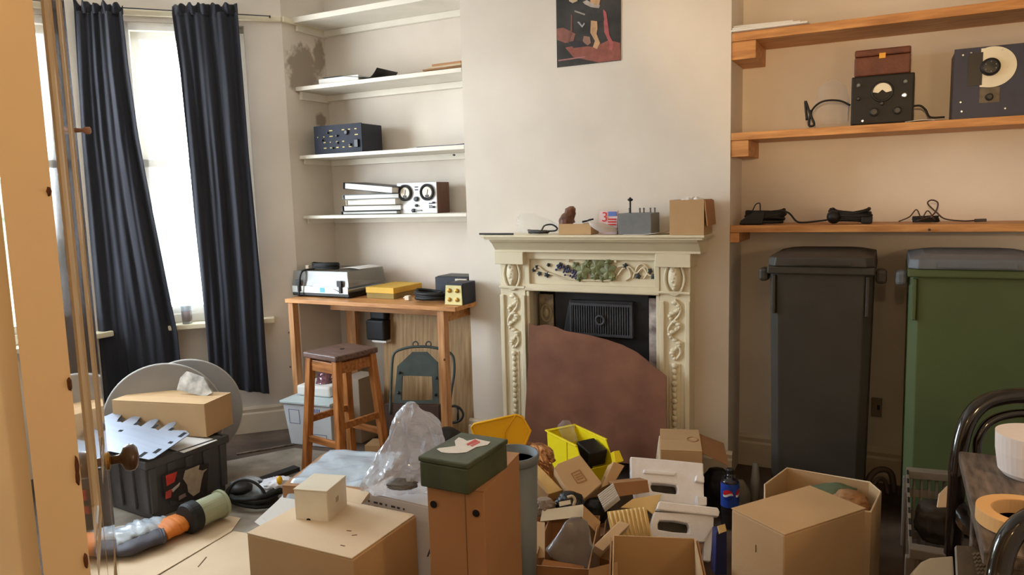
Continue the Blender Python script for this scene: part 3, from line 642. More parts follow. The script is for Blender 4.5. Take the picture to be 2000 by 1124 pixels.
MB().tube(curve_pts([onY(px, py, 3.385) for px, py in ((1755, 433), (1776, 424), (1790, 410), (1800, 426), (1812, 412), (1826, 430))]), 0.0025, 7).build('trailing_lead', BRW, t, world=True, smooth=True)

# ------------------------------------------------------------------ desk in the left alcove
DZ = 0.782; YD = 3.10; xl, xr = X_at(556, 585, YD), X_at(889, 602, YD)
desk = thing('workbench', 'narrow pine workbench filling the left alcove below the shelves', 'workbench', ((xl+xr)/2, 3.34, 0))
MB().prism([(xl, YD, DZ-0.022), (xr, YD, DZ-0.022), (xr, 3.31, DZ-0.022), (XA-0.005, 3.31, DZ-0.022), (XA-0.005, YB-0.004, DZ-0.022), (XL+0.004, YB-0.004, DZ-0.022), (XL+0.004, 3.25, DZ-0.022), (xl, 3.21, DZ-0.022)], (0, 0, 0.022)).build('tabletop', PINE, desk, world=True, bevel=0.002)
lx = X_at(862, 640, YD+0.02); ll = X_at(572, 640, YD+0.02)
for (x, y_, w_) in ((lx, YD+0.035, 0.04), (ll, YD+0.03, 0.035), (lx+0.02-0.03, YB-0.03, 0.03), (XL+0.17, YB-0.09, 0.07)):
    MB().rng(x-w_/2, x+w_/2, y_-0.02, y_+0.025, 0.002, DZ-0.0225).build('leg', PINE_V, desk, world=True, bevel=0.002)
MB().rng(X_at(645, 610, 3.30), lx+0.018, 3.30, 3.325, DZ-0.085, DZ-0.0225).build('apron', PINE, desk, world=True, bevel=0.002)
MB().rng(lx-0.018, lx+0.018, YD+0.062, 3.44, DZ-0.085, DZ-0.0225).build('side_rail', PINE, desk, world=True, bevel=0.002)
k = MB()
for px, py in ((868, 703), (564, 650), (567, 717)):
    p = onY(px, py, YD+0.013); k.ball(p, (0.006, 0.003, 0.007), 10, 6)
k.build('knot', WOODD, desk, world=True)
px0, px1 = X_at(752, 700, 3.50), XA-0.008
t = thing('plywood_sheet', 'upright grained plywood sheet leaning under the workbench', 'board', ((px0+px1)/2, 3.53, 0))
MB().hexa([(px0, 3.46, 0.002), (px1, 3.46, 0.002), (px1, 3.47, 0.002), (px0, 3.47, 0.002), (px0, 3.52, DZ-0.03), (px1, 3.52, DZ-0.03), (px1, 3.53, DZ-0.03), (px0, 3.53, DZ-0.03)]).build('sheet', PLY, t, world=True)
MB().hexa([(px1-0.022, 3.445, 0.002), (px1, 3.445, 0.002), (px1, 3.4595, 0.002), (px1-0.022, 3.4595, 0.002), (px1-0.022, 3.5, DZ-0.1), (px1, 3.5, DZ-0.1), (px1, 3.515, DZ-0.1), (px1-0.022, 3.515, DZ-0.1)]).build('edge_strip', mat('reddish_edge', (176, 112, 66), 0.6, 0.15, 6), t, world=True)
# turntable with clear lid
y = 3.20; x0 = X_at(571, 565, y); x1 = X_at(681, 570, y)
t = thing('record_player', 'record player with clear dusty lid and silver deck on the workbench', 'record player', ((x0+x1)/2, 3.38, DZ))
cxx = (x0+x1)/2; hw = (x1-x0)/2; dp = 0.34; zt = Z_at(625, 531, y)
def loc(m): return m
MB().rng(x0, x1, y, y+dp, DZ+0.008, DZ+0.036).build('plinth', BLACK, t, world=True, bevel=0.003)
MB().rng(x0+0.006, x1-0.006, y+0.005, y+dp-0.01, DZ+0.036, DZ+0.05).build('deck', STEEL, t, world=True, bevel=0.002)
MB().rng(x0+0.004, x1-0.004, y-0.003, y+0.002, DZ+0.026, DZ+0.062).build('front_strip', mat('silver_front', (206, 208, 206), 0.35, 0.05, 5, metal=0.5), t, world=True)
MB().rng(x0+0.51*(x1-x0), x0+0.59*(x1-x0), y-0.0045, y-0.003, DZ+0.03, DZ+0.058).build('blue_sticker', mat('light_blue_sticker', (96, 176, 214), 0.5), t, world=True)
LIDM = mat('smoked_clear_lid', (150, 148, 142), 0.16, 0.12, 6, 0.05, 30, alpha=0.42, coat=0.4)
k = MB(); k.hexa([(x0, y+0.001, DZ+0.063), (x1, y+0.001, DZ+0.063), (x1, y+dp, DZ+0.063), (x0, y+dp, DZ+0.063), (x0+0.012, y+0.010, zt), (x1-0.012, y+0.010, zt), (x1-0.010, y+dp-0.01, zt), (x0+0.012, y+dp-0.01, zt)]); k.f = k.f[1:]
k.build('dust_cover', LIDM, t, world=True, solid=0.003)
MB().lathe([(0.135, 0), (0.135, 0.018), (0.002, 0.019)], 36, Matrix.Translation((cxx-0.02, y+0.17, DZ+0.0505))).build('platter', mat('black_vinyl', (20, 20, 22), 0.3), t, world=True)
for u in (0.14, 0.87):
    xx = x0+u*(x1-x0); k = MB().rng(xx-0.016, xx+0.016, y-0.016, y-0.0035, DZ+0.068, DZ+0.10).rng(xx-0.006, xx+0.010, y-0.014, y-0.0035, DZ+0.03, DZ+0.07)
    k.build('lid_clip', BLACK, t, world=True, bevel=0.002)
MB().beam((x0+0.48*(x1-x0), y+0.012, DZ+0.09), (x0+0.84*(x1-x0), y-0.006, DZ+0.04), 0.004, 0.004).build('tone_arm', GREY, t, world=True)
for a in (x0+0.03, x1-0.03): MB().lathe([(0.016, 0), (0.014, 0.0085)], 12, Matrix.Translation((a, y+0.03, DZ+0.0003))).build('rubber_foot', RUBBER, t, world=True)
t = thing('mains_cable', 'black mains cable heaped on the lid of the record player', 'cable', (x0+0.17, y+0.09, zt))
MB().tube(coil((x0+0.17, y+0.10, zt+0.008), 0.085, 7, 0.008, 0.6, 0.036, 21), 0.0055, 7).build('coil', RUBBER, t, world=True, smooth=True)
MB().tube(curve_pts([(x0+0.13, y+0.05, zt+0.008), (x0+0.095, y+0.0, zt+0.004), (x0+0.085, y-0.022, zt-0.03), (x0+0.075, y-0.024, DZ+0.05), (x0+0.07, y-0.022, DZ+0.01)]), 0.0055, 7).build('hanging_lead', RUBBER, t, world=True, smooth=True)
p = onY(604, 519, y+0.08); MB().rng(p[0]-0.012, p[0]+0.012, y+0.06, y+0.085, zt+0.004, zt+0.028).build('plug', CREAM, t, world=True, bevel=0.003)
k = MB().grid(lambda u, v: (x1-0.155+0.14*u+0.02*v, y+0.12+0.17*v, zt+0.006+0.008*math.sin(3.1*u)), 8, 6)
solo('paper_sheet', k, PAPER, 'white sheet lying on the record player lid behind the cable', 'paper', solid=0.002)
# yellow box
yb = 3.20; x0, x1 = X_at(721, 575, yb), X_at(768, 578, yb)
t = thing('yellow_box', 'flat mustard yellow box set skew on the workbench', 'box', (-2.42, 3.30, DZ), 0.0)
ctr, w, d, r = fit((768, 563), (720, 560), (815, 552), DZ+0.062)
FRz = Matrix.Translation((ctr[0], ctr[1], 0)) @ Matrix.Rotation(r, 4, 'Z')
YB_ = mat('mustard_card', (216, 172, 62), 0.6, 0.08, 8); 
d = min(d, 0.3)
moved(MB().rng(-w/2, w/2, -d/2, d/2, DZ+0.001, DZ+0.03), FRz).build('tray', mat('olive_card', (142, 118, 58), 0.7), t, world=True)
moved(MB().rng(-w/2-0.003, w/2+0.003, -d/2-0.003, d/2+0.003, DZ+0.03, DZ+0.062), FRz).build('lid', YB_, t, world=True, bevel=0.002)
# coil of black cable, meter with white handle, cream socket box
t = thing('extension_lead', 'coil of thick black cable with white plug on the workbench', 'cable', (-2.20, 3.22, DZ))
cc = onY(840, 588, 3.22)
MB().tube(coil((cc[0], 3.235, DZ+0.012), 0.09, 9, 0.006, 0.6, 0.05, 31), 0.009, 7).build('coil', RUBBER, t, world=True, smooth=True)
p = onZ(797, 583, DZ+0.012); k = MB().rng(p[0]-0.014, p[0]+0.014, p[1]-0.014, p[1]+0.014, DZ+0.003, DZ+0.026); k.tube([(p[0]-0.014, p[1], DZ+0.014), (p[0]-0.03, p[1], DZ+0.014)], 0.004, 6)
k.build('plug', CREAM, t, world=True, bevel=0.002)
y = 3.34; x0, x1 = X_at(850, 560, y), min(X_at(915, 560, y), XA-0.012); zt = Z_at(850, 541, y)
t = thing('black_meter_box', 'black instrument box with pale strap handle at the bench right end', 'instrument', ((x0+x1)/2, 3.42, DZ))
MB().rng(x0, x1, y, 3.50, DZ+0.002, zt).build('case', NAVY, t, world=True, bevel=0.004)
MB().rng(x0+0.01, x1-0.01, y+0.01, 3.49, zt, zt+0.004).build('lid', BLACK, t, world=True)
a, c = X_at(889, 550, y-0.01), X_at(911, 550, y-0.01); za, zb = Z_at(900, 559, y), Z_at(900, 545, y)
MB().holed([(a, y-0.012, za), (c, y-0.012, za), (c, y-0.012, zb), (a, y-0.012, zb)], [(a+0.014, y-0.012, za+0.013), (c-0.010, y-0.012, za+0.013), (c-0.010, y-0.012, zb-0.012), (a+0.014, y-0.012, zb-0.012)], (0, 0.011, 0)).build('handle', CREAM, t, world=True)
y = 3.17; x0, x1 = X_at(870, 575, y), X_at(902, 575, y); zt = Z_at(885, 558, y)
t = thing('socket_box', 'small black box with cream four socket face on bench edge', 'socket box', ((x0+x1)/2, 3.25, DZ))
x2 = min(x1+0.012, XA+0.03)
MB().rng(x0+0.002, x1+0.006, y+0.004, 3.30, DZ+0.002, zt+0.012).build('case', NAVY, t, world=True, bevel=0.004)
MB().hexa([(x0-0.002, y-0.006, DZ+0.002), (x1+0.002, y-0.006, DZ+0.002), (x1+0.002, y+0.003, DZ+0.002), (x0-0.002, y+0.003, DZ+0.002), (x0+0.003, y, zt), (x1-0.003, y, zt), (x1-0.003, y+0.003, zt), (x0+0.003, y+0.003, zt)]).build('face_plate', mat('cream_plate', (222, 212, 150), 0.5), t, world=True)
for u in (0.27, 0.73):
    for v in (0.28, 0.74):
        p = Vector((x0+(x1-x0)*u, y-0.004, DZ+(zt-DZ)*v)); MB().lathe([(0.012, -0.002), (0.010, 0.006), (0.004, 0.007)], 12, lathe_on(p, p+Vector((0, -1, 0)))).build('socket', BRASS, t, world=True)
# under the bench: transformer box, wall cable
y = 3.52; x0, x1 = X_at(715, 660, 3.44), X_at(750, 660, 3.44); z0, z1 = Z_at(730, 672, 3.44), Z_at(730, 620, 3.44)
k = MB().rng(x0, x1, 3.44, 3.58, z0+0.02, z0+0.14).rng(x0+0.02, x1-0.005, 3.46, 3.58, z0+0.14, z0+0.2)
t = thing('wall_lamp', 'dark lamp head mounted behind the stool under the workbench', 'lamp', ((x0+x1)/2, 3.6, z0))
k.build('housing', BLACK, t, world=True, bevel=0.01)
MB().rng(x0+0.03, x1+0.01, 3.585, 3.599, z0-0.02, DZ-0.03).build('bracket', IRON, t, world=True)
MB().rng(x0+0.035, x1+0.005, 3.45, 3.56, z0+0.008, z0+0.0195).build('white_rim', PAPER, t, world=True)
k = MB().tube([onY(677, 612, 3.585), onY(679, 668, 3.585), onY(681, 730, 3.585)], 0.004, 6)
solo('wall_cable', k, RUBBER, 'thin dark cable running down the alcove wall under the bench', 'cable')
# ------------------------------------------------------------------ fireplace
fire = thing('fireplace', 'cream cast iron fireplace with painted vine frieze', 'fireplace', (-1.25, 3.22, 0))
YF = 3.235                                               # face of the surround
PL, PRr = (-1.722, FX0), (FX1, -0.778)
ZM = 1.137
m = MB()
MX0, MX1 = X_at(938, 456, 3.12), X_at(1376, 458, 3.12)
m.prism([(MX0, 3.12, ZM-0.012), (MX0, YR-0.001, ZM-0.012), (MX1, YR-0.001, ZM-0.012), (MX1, 3.12, ZM-0.012)], (0, 0, 0.012))
m.rng(MX0+0.01, MX1-0.01, 3.13, YR-0.001, ZM-0.022, ZM-0.012)
m.build('mantel_shelf', PAINT, fire, world=True, bevel=0.003)
prof = [(3.14, ZM-0.0225), (3.145, ZM-0.03), (3.165, ZM-0.04), (3.185, ZM-0.06), (3.20, ZM-0.075), (3.20, ZM-0.085), (YR-0.001, ZM-0.085), (YR-0.001, ZM-0.0225)]
MB().prism([(MX0+0.035, y, z) for y, z in prof], (MX1-MX0-0.07, 0, 0)).build('cornice', PAINT, fire, world=True)
for (x0, x1) in (PL, PRr):
    o = MB().rng(x0-0.01, x1+0.01, 3.195, YR-0.001, ZM-0.0855-0.06, ZM-0.0855).rng(x0, x1, YF, YR-0.001, 0.003, ZM-0.1455)
    for a, c in ((x0-0.0, x0+0.022), (x1-0.022, x1)): o.rng(a, c, YF-0.012, YF, 0.10, ZM-0.30)
    o.rng(x0-0.012, x1+0.012, YF-0.02, YR-0.001, 0.003, 0.10).rng(x0-0.002, x1+0.002, YF-0.014, YF, 0.94-0.07, 0.94-0.058)
    o.build('pilaster', PAINT, fire, world=True, bevel=0.003)
    cx = (x0+x1)/2
    # cartouche, acanthus sprig, bead drop
    c = MB().ball((cx, YF-0.004, 0.945), (0.030, 0.020, 0.062), 20, 14, 0.05, 3)
    ring = [(cx+0.044*math.cos(a)*(1-0.25*max(0, math.sin(a))), YF-0.006, 0.945+0.08*math.sin(a)) for a in [2*math.pi*i/40 for i in range(40)]]
    c.tube(ring, 0.007, 8, True)
    for i in range(7): c.ball((cx+0.006*math.sin(i*2.1), YF-0.018, 0.895+0.016*i), (0.010, 0.008, 0.008), 8, 6)
    c.build('cartouche', PAINT, fire, world=True, smooth=True)
    a_ = MB()
    for i in range(22):
        zz = 0.83-0.012*i; s_ = 0.022*math.sin(i*0.9)*(1 if i < 18 else 0.5)
        a_.ball((cx+s_, YF-0.004, zz), (0.013+0.005*math.cos(i*1.7), 0.011, 0.010), 10, 6, 0.2, 4, i)
    a_.tube(curve_pts([(cx+0.028*math.sin(i*1.15), YF-0.006, 0.845-0.034*i) for i in range(9)], 6), 0.006, 8)
    a_.build('foliage_relief', PAINT, fire, world=True, smooth=True)
    b_ = MB().rng(cx-0.026, cx+0.026, YF-0.004, YF, 0.15, 0.555)
    b_.build('sunk_panel', PAINT, fire, world=True, bevel=0.002)
    b_ = MB()
    for i in range(13): b_.ball((cx, YF-0.008, 0.545-0.027*i), (0.012 if i % 3 else 0.015, 0.009, 0.0135), 10, 8)
    b_.build('bead_drop', PAINT, fire, world=True, smooth=True)
# lintel with sunk frieze panel
lz0, lz1 = FZ, ZM-0.086
o = MB().rng(FX0+0.0005, FX1-0.0005, YF+0.012, YR-0.001, lz0, lz1)
o.rng(FX0+0.001, FX1-0.001, YF-0.006, YF+0.012, lz0+0.0, lz0+0.035).rng(FX0+0.001, FX1-0.001, YF-0.006, YF+0.012, lz1-0.035, lz1)
o.rng(FX0+0.001, FX0+0.025, YF-0.004, YF+0.012, lz0, lz1).rng(FX1-0.025, FX1-0.001, YF-0.004, YF+0.012, lz0, lz1)
o.rng(FX0+0.001, FX1-0.001, YF-0.012, YF-0.006, lz0+0.003, lz0+0.018)
o.build('lintel', PAINT, fire, world=True, bevel=0.003)
for (a, c) in ((FX0, FX0+0.02), (FX1-0.02, FX1)):
    MB().rng(a+0.001, c-0.001, YF+0.004, YF+0.05, 0.003, FZ-0.001).build('inner_moulding', PAINT, fire, world=True, bevel=0.004)
# vines, leaves and grapes on the frieze
FY = YF+0.010
def fpt(px, py, dy=0.0): return onY(px, py, FY-dy)
VINE = mat('cream_relief', (222, 210, 182), 0.4)
MB().tube(curve_pts([fpt(*p, 0.004) for p in ((1040, 530), (1052, 522), (1066, 532), (1085, 538), (1100, 544), (1130, 547), (1160, 548), (1190, 548), (1205, 540), (1216, 526), (1230, 522), (1243, 534), (1256, 524), (1268, 538), (1282, 540))], 6), 0.0045, 8).tube(curve_pts([fpt(*p, 0.004) for p in ((1200, 545), (1202, 528), (1212, 520), (1226, 524), (1232, 540), (1222, 548))], 6), 0.0045, 8).tube(curve_pts([fpt(*p, 0.004) for p in ((1236, 544), (1246, 520), (1258, 517), (1266, 530), (1258, 545))], 6), 0.004, 8).build('vine_relief', VINE, fire, world=True, smooth=True)
VG = mat('vine_leaf_green', (126, 130, 88), 0.45, 0.22, 30, rgb2=(98, 106, 70)); VD = mat('small_dark_leaf', (62, 72, 76), 0.5, 0.25, 30); GR = mat('grape_purple', (70, 72, 106), 0.4, 0.2, 30)
def leaf(px, py, r, rot, mm, dy, name='vine_leaf'):
    c = Vector(fpt(px, py, dy)); pts = []
    for i in range(20):
        a = rot+2*math.pi*i/20; k = r*(0.62+0.38*abs(math.cos(2.5*(a-rot)))**0.7*(1 if i % 2 == 0 else 0.82))
        pts.append((c.x+k*math.cos(a), c.y, c.z+k*math.sin(a)))
    mid = [(c.x, c.y-0.008, c.z)]
    m = MB(); m.add(pts+mid+[(p[0], p[1]+0.006, p[2]) for p in pts], [(i, (i+1) % 20, 20) for i in range(20)]+[(i, 21+i, 21+(i+1) % 20, (i+1) % 20) for i in range(20)]+[tuple(21+i for i in range(19, -1, -1))])
    m.build(name, mm, fire, world=True, smooth=False)
for i, (px, py, r, ro) in enumerate(((1164, 520, 0.050, 1.6), (1138, 530, 0.042, 2.6), (1188, 530, 0.042, 0.5), (1124, 520, 0.022, 2.2), (1148, 514, 0.022, 1.2), (1188, 512, 0.020, 1.0), (1162, 540, 0.026, 4.7), (1131, 544, 0.018, 3.6), (1196, 543, 0.018, 5.6), (1176, 545, 0.018, 4.9))):
    leaf(px, py, r, ro, VG, 0.006+0.004*(i % 3))
for px, py, r in ((1042, 528, 0.011), (1048, 522, 0.010), (1053, 535, 0.012), (1068, 537, 0.016), (1071, 518, 0.010), (1094, 518, 0.013), (1108, 523, 0.013), (1221, 520, 0.014), (1246, 540, 0.014), (1269, 530, 0.013), (1275, 541, 0.013)):
    leaf(px, py, r, px*0.7, VD, 0.006, 'small_leaf')
g = MB(); rnd = random.Random(4)
for i in range(34):
    u = rnd.random(); g.ball(fpt(1086+42*u+rnd.uniform(-3, 3), 522+18*u+rnd.uniform(-8, 8), 0.007), 0.0058, 8, 6)
g.build('grape_cluster', GR, fire, world=True, smooth=True)
k = MB()
for px, py in ((1110, 504), (1203, 505)): k.prism([fpt(px-4, py-7, 0.002), fpt(px+4, py-7, 0.002), fpt(px+2, py+8, 0.002), fpt(px-2, py+8, 0.002)], (0, -0.008, 0))
k.build('frieze_bracket', VINE, fire, world=True)
# cast iron insert with hood, tiles
MB().rng(FX0+0.002, FX1-0.002, 3.40, 3.43, 0.003, FZ-0.002).build('back_plate', IRON, fire, world=True)
MB().rng(FX0+0.10, FX1-0.085, 3.355, 3.399, 0.003, FZ-0.004).build('insert_frame', IRON, fire, world=True, bevel=0.006)
hood = [onY(*p, 3.33) for p in ((1112, 586), (1236, 590), (1238, 660), (1100, 652))]
MB().prism(hood, (0, 0.024, 0)).build('hood', IRON, fire, world=True, bevel=0.004)
IRL = mat('iron_worn_edges', (66, 68, 74), 0.45, 0.2, 14)
g = MB(); a0, a1 = X_at(1119, 620, 3.325), X_at(1231, 620, 3.325); zt_, zb_ = Z_at(1170, 598, 3.325), Z_at(1170, 652, 3.325)
for i in range(25):
    x = a0+(a1-a0)*i/24; g.rng(x-0.0028, x+0.0028, 3.318, 3.3295, zb_, zt_)
g.build('ribbed_grille', IRL, fire, world=True)
g = MB().rng(a0-0.012, a1+0.012, 3.315, 3.3295, zt_, zt_+0.012).rng(a0-0.012, a1+0.012, 3.315, 3.3295, zb_-0.012, zb_).rng(a0-0.012, a0-0.004, 3.315, 3.3295, zb_, zt_).rng(a1+0.004, a1+0.012, 3.315, 3.3295, zb_, zt_)
g.build('grille_border', IRL, fire, world=True)
c = onY(1172, 626, 3.312); MB().tube([(c[0]+0.021*math.cos(a), 3.312, c[2]+0.021*math.sin(a)) for a in [2*math.pi*i/28 for i in range(28)]], 0.006, 8, True).build('ring_boss', IRL, fire, world=True, smooth=True)
TILE = mat('cream_pattern_tile', (150, 136, 108), 0.3, 0.45, 22, rgb2=(110, 98, 80)); TILF = mat('pale_flower_tile', (206, 196, 190), 0.25, 0.3, 18, rgb2=(150, 130, 130))
MB().rng(FX0+0.022, FX0+0.098, 3.345, 3.352, 0.003, FZ-0.03).build('patterned_tile', TILE, fire, world=True)
cc = Vector((FX0+0.06, 3.345, 0.735)); MB().tube([(cc.x+0.027*math.cos(a), 3.344, cc.z+0.042*math.sin(a)) for a in [2*math.pi*i/24 for i in range(24)]], 0.005, 6, True).ball((cc.x, 3.344, cc.z), (0.014, 0.004, 0.024), 10, 8).build('tile_motif', mat('tile_motif', (176, 160, 124), 0.35), fire, world=True, smooth=True)
MB().rng(FX1-0.083, FX1-0.022, 3.345, 3.352, 0.003, FZ-0.03).build('flower_tile', TILF, fire, world=True)
MB().rng(FX0-0.10, FX1+0.10, 3.09, YF-0.03, 0.0, 0.012).build('hearth', mat('dark_hearth', (70, 58, 52), 0.7), fire, world=True)

# brown board in front
P0h = (-1.25, 3.11, 0.0); nh = (0, -1, 0.12)
out = [(1033, 632), (1048, 637), (1066, 634), (1086, 639), (1104, 647), (1150, 655), (1185, 664), (1215, 674), (1243, 688), (1262, 703), (1280, 719), (1292, 728), (1301, 735), (1301, 800), (1303, 912), (1022, 890), (1026, 800), (1031, 720)]
t = thing('hardboard_sheet', 'brown board with a curved top edge leaning across the fire opening', 'board', (-1.25, 3.08, 0.003))
k = panel(out, P0h, nh, 0.006); k.v = [(x, y, max(z, 0.014)) for x, y, z in k.v]; k.build('sheet', HARDB, t, world=True)

# ------------------------------------------------------------------ things on the mantel
def mz(px, py, Y): return onY(px, py, Y)
k = loft([(1016, 1044, 418), (1010, 1066, 428), (1010, 1088, 438), (1012, 1090, 447), (1012, 1092, 453)], depth_of(onY(1050, 440, 3.2)), 0.7, seed=3, amp=0.18); k.v = [(x, y, max(z, ZM+0.001)) for x, y, z in k.v]
solo('plastic_bag', k, FILM2, 'clear crumpled bag at the left end of the mantel', 'plastic bag', smooth=True)
x_ = X_at(1052, 448, 3.17)
t = thing('coiled_lead', 'dark lead in loops on the mantel beside the clear bag', 'cable', (x_, 3.18, ZM))
MB().tube(coil((x_-0.005, 3.18, ZM+0.006), 0.05, 4, 0.004, 0.5, 0.016, 41), 0.0045, 7).build('coil', RUBBER, t, world=True, smooth=True)
MB().tube(curve_pts([mz(px, py, 3.17) for px, py in ((1058, 450), (1064, 441), (1078, 439), (1088, 446), (1084, 451), (1070, 452))]), 0.004, 7).build('loop', RUBBER, t, world=True, smooth=True)
k = MB().tube([(-1.79, 3.16, ZM+0.005), (-1.60, 3.15, ZM+0.005)], 0.0045, 8)
solo('thin_rod', k, IRON, 'thin dark rod lying along the mantel left end', 'rod')
y = 3.16; x0, x1 = X_at(1091, 445, y), X_at(1154, 445, y); zt = Z_at(1120, 438, y)
t = thing('shallow_box', 'shallow brown cardboard tray on the mantel under the figurine', 'box', ((x0+x1)/2, 3.21, ZM))
cx, cy = (x0+x1)/2, 3.21
t.location = (cx, cy, ZM+0.001)
MB().openbox(x1-x0, 0.10, zt-ZM, 0.003).build('tray', CARD, t)
MB().rng(-0.02, 0.04, -0.03, 0.03, 0.004, zt-ZM+0.004).build('tissue_filling', PAPER, t, bevel=0.008)
MB().tube(curve_pts([(0.03, -0.03, zt-ZM+0.008), (0.05, -0.02, zt-ZM+0.012), (0.065, -0.035, zt-ZM+0.016), (0.085, -0.03, zt-ZM+0.020)]), 0.004, 7).build('black_clip', RUBBER, t, smooth=True)
fx = X_at(1108, 425, 3.2)
BRF = mat('brown_carving', (120, 78, 54), 0.45, 0.3, 26, 0.4, 60, rgb2=(84, 50, 36))
k = loft([(1113, 1120, 403), (1104, 1124, 408), (1103, 1124, 415), (1096, 1124, 421), (1092, 1122, 428), (1092, 1123, 437), (1094, 1122, 447)], depth_of(onY(1110, 425, 3.215)), 0.9, seed=9, amp=0.22, n=30, rings=24)
k.v = [(x, y_, max(z, ZM+0.006)) for x, y_, z in k.v]
solo('carved_figurine', k, BRF, 'dark brown carved head shaped figurine standing in the tray', 'figurine', smooth=True)
# folded white bag, printed packet
k = loft([(1150, 1168, 434), (1152, 1190, 440), (1160, 1204, 446), (1168, 1208, 451), (1172, 1208, 453)], depth_of(onY(1180, 446, 3.15)), 0.55, seed=12, amp=0.08); k.v = [(x, y_, max(z, ZM+0.001)) for x, y_, z in k.v]
solo('paper_bag', k, mat('grey_white_bag', (206, 196, 190), 0.6, 0.08, 9, 0.2, 30), 'crumpled pale bag on the mantel beside the printed packet', 'paper bag', smooth=True)
t = thing('printed_packet', 'pale packet with red and blue print leaning on the grey mantel box', 'packet', (X_at(1190, 440, 3.20), 3.20, ZM))
x0, x1 = X_at(1170, 430, 3.20), X_at(1206, 430, 3.20); zt = Z_at(1190, 412, 3.20)
MB().hexa([(x0, 3.19, ZM+0.001), (x1, 3.19, ZM+0.001), (x1, 3.21, ZM+0.001), (x0, 3.21, ZM+0.001), (x0, 3.205, zt), (x1, 3.205, zt), (x1, 3.215, zt), (x0, 3.215, zt)]).build('carton', mat('pale_pink_card', (226, 200, 200), 0.5), t, world=True)
q = text_mb('3', 0.062); q = moved(q, Matrix.Translation((X_at(1181, 425, 3.195), 3.196, Z_at(1181, 425, 3.195))) @ Matrix.Rotation(math.pi/2-0.1, 4, 'X')); q.build('red_numeral', RED, t, world=True)
k = MB().rng(x0+0.045, x1-0.004, 3.198, 3.2005, zt-0.024, zt-0.004); k.build('blue_block', mat('blue_block', (96, 120, 190), 0.5), t, world=True)
k = MB()
for i in range(3): k.rng(x0+0.045, x1-0.005, 3.1925+0.001*i, 3.1975, zt-0.065+0.012*i, zt-0.059+0.012*i)
k.build('red_lines', RED, t, world=True)
# grey metal box with terminals
y = 3.15; x0, x1 = X_at(1207, 435, y), X_at(1272, 435, y); zt = Z_at(1240, 417, y)
t = thing('terminal_box', 'grey metal box with knob and terminals standing on the mantel', 'instrument', ((x0+x1)/2, y+0.06, ZM))
GB = mat('grey_hammer_paint', (118, 120, 122), 0.5, 0.08, 40)
MB().rng(x0, x1, y, y+0.13, ZM+0.001, zt).build('case', GB, t, world=True, bevel=0.003)
px = X_at(1231, 410, y+0.05); MB().tube([(px, y+0.05, zt), (px, y+0.05, zt+0.055)], 0.004, 8).lathe([(0.004, 0), (0.012, 0.004), (0.012, 0.010), (0.004, 0.014), (0.004, 0.018)], 12, Matrix.Translation((px, y+0.05, zt+0.052))).build('stem_knob', RUBBER, t, world=True)
for u in (0.18, 0.5, 0.62, 0.82, 0.95):
    xx = x0+(x1-x0)*u; MB().lathe([(0.005, 0), (0.0035, 0.004), (0.0035, 0.016), (0.005, 0.018), (0.003, 0.022)], 10, Matrix.Translation((xx, y+0.08, zt))).build('terminal', GREY, t, world=True)
k = MB().grid(lambda u, v: (X_at(1218, 455, 3.14)+0.15*u, 3.125+0.05*v, ZM+0.002+0.02*max(0, u-0.6)**1.2), 12, 3)
solo('paper_slip', k, PAPER, 'white slip curling up on the mantel before the grey box', 'paper', solid=0.0015)
k = MB().grid(lambda u, v: (X_at(1285, 452, 3.2)+0.055*u, 3.17+0.08*v, ZM+0.0025+0.012*u), 6, 3)
solo('brown_card_scrap', k, CARD_D, 'brown card scrap on the mantel between grey box and carton', 'card', solid=0.0015)
# carton on the mantel
y = 3.13; x0, x1 = X_at(1308, 430, y), X_at(1375, 430, y); zt = Z_at(1340, 391, y); 
t = thing('cardboard_box', 'brown cardboard carton on the right end of the mantel', 'box', ((x0+x1)/2, y+0.08, ZM+0.001), 0.0)
w, d, h = x1-x0, 0.165, zt-ZM
MB().openbox(w, d, h, 0.004).build('body', CARD, t)
MB().hexa([(w/2, -d/2, h-0.004), (w/2+0.006, -d/2, h-0.004), (w/2+0.006, d/2, h-0.004), (w/2, d/2, h-0.004), (w/2+0.012, -d/2, h-0.11), (w/2+0.016, -d/2, h-0.11), (w/2+0.016, d/2, h-0.11), (w/2+0.012, d/2, h-0.11)]).build('flap', CARD_R, t)
k = MB()
for i in range(7): k.ball((-w*0.18+w*0.075*i, 0.02*math.sin(i*2), h-0.006), (0.018, 0.03, 0.014+0.004*(i % 2)), 12, 8, 0.4, 4, i)
k.build('tissue_filling', PAPER, t, smooth=True)

# ------------------------------------------------------------------ poster
PY = YR-0.004
def pp(px, py, dy=0.0): return onY(px, py, PY-dy)
t = thing('poster', 'dark red and black boxing picture pinned on the chimney breast', 'poster', pp(1150, 125))
tl, tr, br, bl = pp(1085, -70), pp(1213, -78), pp(1212, 118), pp(1088, 132)
MB().prism([bl, br, tr, tl], (0, 0.003, 0)).build('backing', mat('dark_print', (62, 58, 56), 0.45, 0.35, 9, rgb2=(44, 44, 44)), t, world=True)
def art(name, pts, rgb, dy): MB().prism([pp(x, y, dy) for x, y in pts], (0, 0.0003, 0)).build(name, mat('print_%d_%d_%d' % rgb, rgb, 0.45, 0.2, 30), t, world=True)
art('red_ground', [(1104, 93), (1130, 88), (1160, 92), (1190, 78), (1211, 84), (1212, 117), (1170, 122), (1120, 112)], (146, 84, 72), 0.001)
art('red_ground', [(1087, 56), (1100, 54), (1124, 66), (1120, 80), (1104, 84), (1088, 78)], (140, 90, 78), 0.001)
art('pale_stripe', [(1090, 117), (1143, 110), (1143, 112), (1090, 120)], (170, 120, 120), 0.0015)
